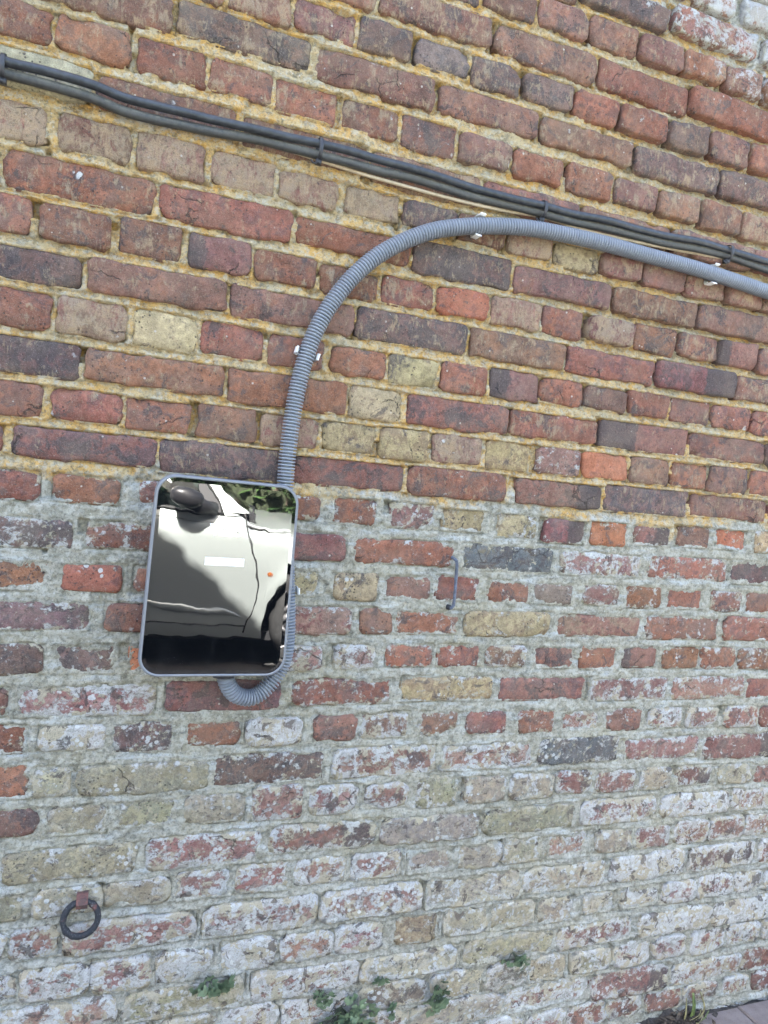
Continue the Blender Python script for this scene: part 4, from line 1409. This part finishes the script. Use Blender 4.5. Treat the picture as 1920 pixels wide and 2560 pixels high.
A_OUT = [(.725, .975), (.61, 1.062), (.50, 1.150), (.33, 1.272), (.14, 1.385), (-.10, 1.435)]
A_IN = [(.566, .950), (.515, 1.050), (.462, 1.135), (.30, 1.255), (.10, 1.345), (-.10, 1.375)]
for s in (1, -1):
    mesh('front_pillar', *slab(A_OUT + A_IN[::-1], s, .06), M_PAINT, car, smooth=False)
    mesh('roof_rail', *slab([(-.10, 1.435), (-1.0, 1.425), (-1.45, 1.36), (-1.40, 1.30), (-1.0, 1.365), (-.10, 1.375)], s, .06), M_PAINT, car, smooth=False)
    mesh('rear_pillar', *slab([(-1.45, 1.36), (-1.85, .965), (-1.50, .955), (-1.28, 1.31), (-1.40, 1.30)], s, .06), M_PAINT, car, smooth=False)
    mesh('middle_pillar', *slab([(-.40, .955), (-.50, .955), (-.50, 1.37), (-.40, 1.37)], s, .05, -.004), M_TRIM, car, smooth=False)
    mesh('side_window', *slab([(.56, .95), (.30, 1.25), (.10, 1.345), (-.10, 1.375), (-1.0, 1.365), (-1.28, 1.31), (-1.50, .955)], s, .004, -.014), M_GLASS, car, smooth=False)
    mesh('mirror_sail', *slab([(.568, .944), (.478, .944), (.412, 1.075), (.408, 1.125), (.440, 1.150)], s, .03, .006), M_TRIM, car, smooth=False)
    MB().tube([GP(x, z, s, .004) for x, z in [(.57, .950), (.3, .962), (-.4, .966), (-1.52, .962)]], .011, 8).build('window_seal', M_SEAL, car)
    MB().tube([GP(x, z, s, .003) for x, z in A_IN], .008, 8).build('window_seal', M_SEAL, car)
# roof
V, F = [], []
rx = [(.14, 1.385), (-.10, 1.435), (-.5, 1.448), (-1.0, 1.425), (-1.45, 1.36)]
for x, z in rx:
    hw = .784 - (z - .965) * .40 - .002
    for j in range(9):
        u = 1 - j / 4
        V.append((x + (.05 * (1 - u * u) if x > .1 else 0), u * hw, z + .035 * (1 - u * u)))
for k in range(4):
    for j in range(8):
        a = k * 9 + j
        F.append((a, a + 9, a + 10, a + 1))
mesh('roof', V, F, M_PAINT, car)


def screen(b0, b1, bulge, name):
    V, F = [], []
    for i in range(6):
        f_ = i / 5
        x, z = b0[0] + (b1[0] - b0[0]) * f_, b0[1] + (b1[1] - b0[1]) * f_
        hw = .784 - (z - .965) * .40 - .02
        for j in range(11):
            u = 1 - j / 5
            V.append((x + bulge * (1 - u * u), u * hw, z + .028 * (1 - u * u)))
    for i in range(5):
        for j in range(10):
            a = i * 11 + j
            F.append((a, a + 1, a + 12, a + 11))
    mesh(name, V, F, M_GLASS, car)


screen((.715, .972), (.14, 1.383), .09, 'windscreen')
screen((-1.83, .965), (-1.45, 1.358), -.04, 'rear_screen')
MB().box((.30, -.74, .60), (.70, .74, .93)).box((.60, -.72, .90), (.78, .72, .965)).build('dashboard', M_CABIN, car, smooth=False)
MB().box((-1.85, -.76, .22), (.75, .76, .34)).build('cabin_floor', M_CABIN, car, smooth=False)
for s in (1, -1):
    MB().box((-1.6, s * .74 - .03, .34), (.6, s * .74 + .03, .93)).build('door_card', M_SEAT, car, smooth=False)
    mb = MB().box((-.45, s * .37 - .24, .34), (.05, s * .37 + .24, .62))
    mb.add([(-.38, s * .37 - .24, .6), (-.28, s * .37 - .24, .6), (-.55, s * .37 - .22, 1.14), (-.63, s * .37 - .22, 1.14), (-.38, s * .37 + .24, .6), (-.28, s * .37 + .24, .6), (-.55, s * .37 + .22, 1.14), (-.63, s * .37 + .22, 1.14)], [(0, 1, 2, 3), (7, 6, 5, 4), (1, 5, 6, 2), (0, 3, 7, 4), (3, 2, 6, 7)])
    mb.box((-.66, s * .37 - .12, 1.16), (-.57, s * .37 + .12, 1.32))
    mb.build('seat', M_SEAT, car, smooth=False)
MB().tube([(.20 + .03 * math.sin(a), -.37 + .18 * math.cos(a), .93 + .17 * math.sin(a)) for a in np.linspace(0, 6.283, 24, endpoint=False)], .013, 6, closed=True, up=(1, 0, 0)).build('steering_wheel', M_CABIN, car)

# panel gaps, rub strip, indicator on the near flank, mirrored on the other
for s in (1, -1):
    def fp(x, z, o=0.0):
        return (x, s * (half(z / belt(x) * .975) * taper(x) + o), z)
    MB().tube([fp(x, z, -.002) for x, z in spline([(x, z, 0) for x, z in [(.697, .965), (.703, .90), (.735, .80), (.770, .70), (.792, .60), (.802, .52), (.798, .44), (.785, .355), (.752, .275), (.735, .235)]], 40)[:, :2]], .0066, 6).build('door_gap', M_SEAL, car)
    MB().tube([fp(x, z, -.002) for x, z in [(.745, .275), (.5, .279), (.2, .284), (-.2, .288), (-.44, .29)]], .0045, 6).build('door_gap', M_SEAL, car)
    MB().tube([fp(x, z, -.002) for x, z in [(-.44, .29), (-.47, .5), (-.47, .8), (-.45, .96)]], .0045, 6).build('door_gap', M_SEAL, car)
    MB().tube([fp(x, z, -.0012) for x, z in [(-.44, .918), (.0, .918), (.3, .912), (.52, .900), (.70, .886)]], .0026, 6).build('crease_shade', M_SEAL, car)  # dark strip laid on the door, standing in for shade and reflection along its crease
    MB().tube([fp(x, z, -.002) for x, z in [(.70, .890), (.82, .876), (.95, .864), (1.1, .850), (1.3, .826), (1.6, .775), (1.85, .70)]], .0060, 6).build('bonnet_gap', M_SEAL, car)
    MB().tube([fp(x, z, .0) for x, z in [(.570, .942), (.63, .938), (.697, .952)]], .0042, 6).build('pillar_gap', M_SEAL, car)
    sp_ = spline([(x, z, 0) for x, z in [(-.44, .420), (0, .412), (.35, .392), (.6, .366), (.725, .336)]], 24)[:, :2]
    rad = np.minimum(.030, .030 * np.sqrt(np.clip(np.linspace(24, .3, 24) / 3, 0.02, 1)))
    V, F = [], []
    for (x, z), rd in zip(sp_, rad):
        for a in np.linspace(-1.57, 1.57, 7):
            V.append((x, s * (half(z) + .013 * math.cos(a) * (rd / .03) - .003), z + rd * .75 * math.sin(a)))
    for i in range(23):
        for j in range(6):
            a = i * 7 + j
            F.append((a, a + 7, a + 8, a + 1) if s > 0 else (a, a + 1, a + 8, a + 7))
    mesh('rub_strip', V, F, M_PAINT, car)
    V, F = [(.868, s * (half(.60) + .012), .600)], []
    for i in range(12):
        a = 6.283 * i / 12
        V.append((.868 + .024 * math.cos(a), s * (half(.60) + .001), .600 + .017 * math.sin(a)))
    F = [(0, i, i % 12 + 1) for i in range(1, 13)]
    mesh('side_indicator', V, F, M_AMBER, car)
    MB().tube([fp(x, .80, .022) for x in (-.36, -.30, -.22, -.16)], [.008, .014, .014, .008], 8).build('door_handle', M_TRIM, car)
    # wing mirror
    V, F = [], []
    nu, nv_ = 18, 12
    for i in range(nv_ + 1):
        th = math.pi * i / nv_
        for j in range(nu):
            ph = 6.283 * j / nu
            cx_, cy_, cz_ = math.sin(th) * math.cos(ph), math.sin(th) * math.sin(ph), math.cos(th)
            f3 = lambda v: math.copysign(abs(v) ** .78, v)
            xx = f3(cx_) * .088
            sc = 1.0 - .22 * (xx / .088 + 1) / 2
            V.append((.338 + xx, s * (.900 + f3(cy_) * .074), 1.048 + f3(cz_) * .066 * sc - .18 * (xx + .02)))
    for i in range(nv_):
        for j in range(nu):
            a, b = i * nu + j, i * nu + (j + 1) % nu
            F.append((a, b, b + nu, a + nu))
    wm = mesh('wing_mirror', V, F, M_TRIM, car)
    MB().tube([(.38, s * .91, 1.020), (.44, s * .865, .992), (.492, s * .805, .972)], [.045, .036, .040], 12, up=(0, 0, 1)).build('mirror_arm', M_TRIM, wm)
    MB().tube([(1.965 - .1, s * .53, .66), (1.99, s * .50, .65), (2.06, s * .40, .63)], [.06, .07, .045], 10).build('headlight', M_LAMP, car)
    MB().tube([(-2.0, s * .66, .84), (-2.055, s * .62, .74)], [.05, .055], 10).build('tail_lamp', M_RED, car)
    # wheels
    for c in (FW, RW):
        pr = [(-.09, .20), (-.10, .26), (-.085, .297), (-.04, WR), (.04, WR), (.085, .297), (.10, .26), (.092, .20)]
        V, F = [], []
        n = 32
        for y, r_ in pr:
            for i in range(n):
                a = 6.283 * i / n
                V.append((c + r_ * math.cos(a), s * (.735 + y), .305 + r_ * math.sin(a)))
        for k in range(len(pr) - 1):
            for i in range(n):
                j = (i + 1) % n
                F.append((k * n + i, k * n + j, k * n + n + j, k * n + n + i))
        wh = mesh('wheel', V, F, M_TYRE, car)
        mb = MB()
        mb.tube([(c, s * .70, .305), (c, s * .80, .305)], [.06, .05], 16)
        for i in range(10):
            a = 6.283 * i / 10
            d = Vector((math.cos(a), 0, math.sin(a)))
            mb.tube([Vector((c, s * .80, .305)) + d * .04, Vector((c, s * .815, .305)) + d * .2], [.018, .022], 6)
        mb.tube([(c + .203 * math.cos(a), s * .815, .305 + .203 * math.sin(a)) for a in np.linspace(0, 6.283, 32, endpoint=False)], .013, 6, closed=True, up=(0, 1, 0))
        mb.build('rim', M_RIM, wh)
        MB().box((c - .40, s * .60 - .02, .2), (c + .40, s * .60 + .02, .72)).box((c - .4, min(s * .6, s * .80), .70), (c + .4, max(s * .6, s * .80), .72)).build('wheel_arch_liner', M_CABIN, car, smooth=False)
MB().tube([(.80, .50, .955), (.86, .18, .965), (.82, -.16, .975)], .008, 6).build('wiper', M_TRIM, car)
MB().box((2.02, -.42, .40), (2.075, .42, .52)).build('grille', M_TRIM, car, smooth=False)
MB().box((-1.95, -.74, .17), (1.85, .74, .23)).build('underbody', M_CABIN, car, smooth=False)

# hedge beyond the car
t = NT('hedge_leaf', .6)
geo = t.n('ShaderNodeNewGeometry')
t.col(t.mix(geo.outputs['Random Per Island'], (.018, .042, .014), (.045, .085, .024)))
t.b.inputs['Specular IOR Level'].default_value = .3
M_HEDGE = t.m
hg = empty('hedge', (0, -5.9, 0), 'tall green hedge growing beyond the parked car', 'hedge')
g = np.random.default_rng(21)
N = 15000
hx = g.uniform(-3.5, 5.5, N)
hz = .05 + 2.6 * g.random(N) ** .8
hy = -.55 + g.random(N) ** .6 * 1.0 - .25 * np.sin(hx * 1.7 + hz) * .5 + .2 * np.sin(hx * 4.1)
L = g.uniform(.04, .085, N)
a1, a2 = g.uniform(0, 6.28, N), g.uniform(-.9, .9, N)
dx_ = np.stack([np.cos(a1) * np.cos(a2), np.sin(a1) * np.cos(a2), np.sin(a2)], 1) * L[:, None]
e_ = np.stack([-np.sin(a1), np.cos(a1), g.uniform(-.4, .4, N)], 1) * (L * .45)[:, None]
P = np.stack([hx, hy, hz], 1)
V = np.stack([P - dx_, P + e_, P + dx_, P - e_], 1).reshape(-1, 3)
o = mesh('foliage', V, [(4 * i, 4 * i + 1, 4 * i + 2, 4 * i + 3) for i in range(N)], M_HEDGE, hg, smooth=False)
tag(o, kind='stuff')
core_v, core_f = [], []
for i in range(40):
    for j, zq in enumerate((-.01, .6, 1.3, 2.0, 2.45)):
        for yq in (-.12, .12):
            core_v.append((-3.6 + i * .235, yq * (1.2 - j * .15) + .1 * math.sin(i * 1.9 + j), zq + .08 * math.sin(i * 2.7 + j)))
for i in range(39):
    for j in range(4):
        for s in (0, 1):
            a = i * 10 + j * 2 + s
            core_f.append((a, a + 10, a + 12, a + 2))
mesh('inner_growth', core_v, core_f, simple('dark_twigs', (.035, .045, .022), .95, var=.6, scale=30), hg)  # dark green twig mass filling the gaps between the leaves
M_BARK = simple('hedge_stem_bark', (.09, .07, .05), .9)
for i in range(10):
    x = -3.3 + i * .95
    MB().tube([(x, 0, -.02), (x + .05, .05, .8), (x - .08, .1, 1.6), (x + .05, 0, 2.2)], [.05, .04, .028, .012], 7).build('stem', M_BARK, hg)
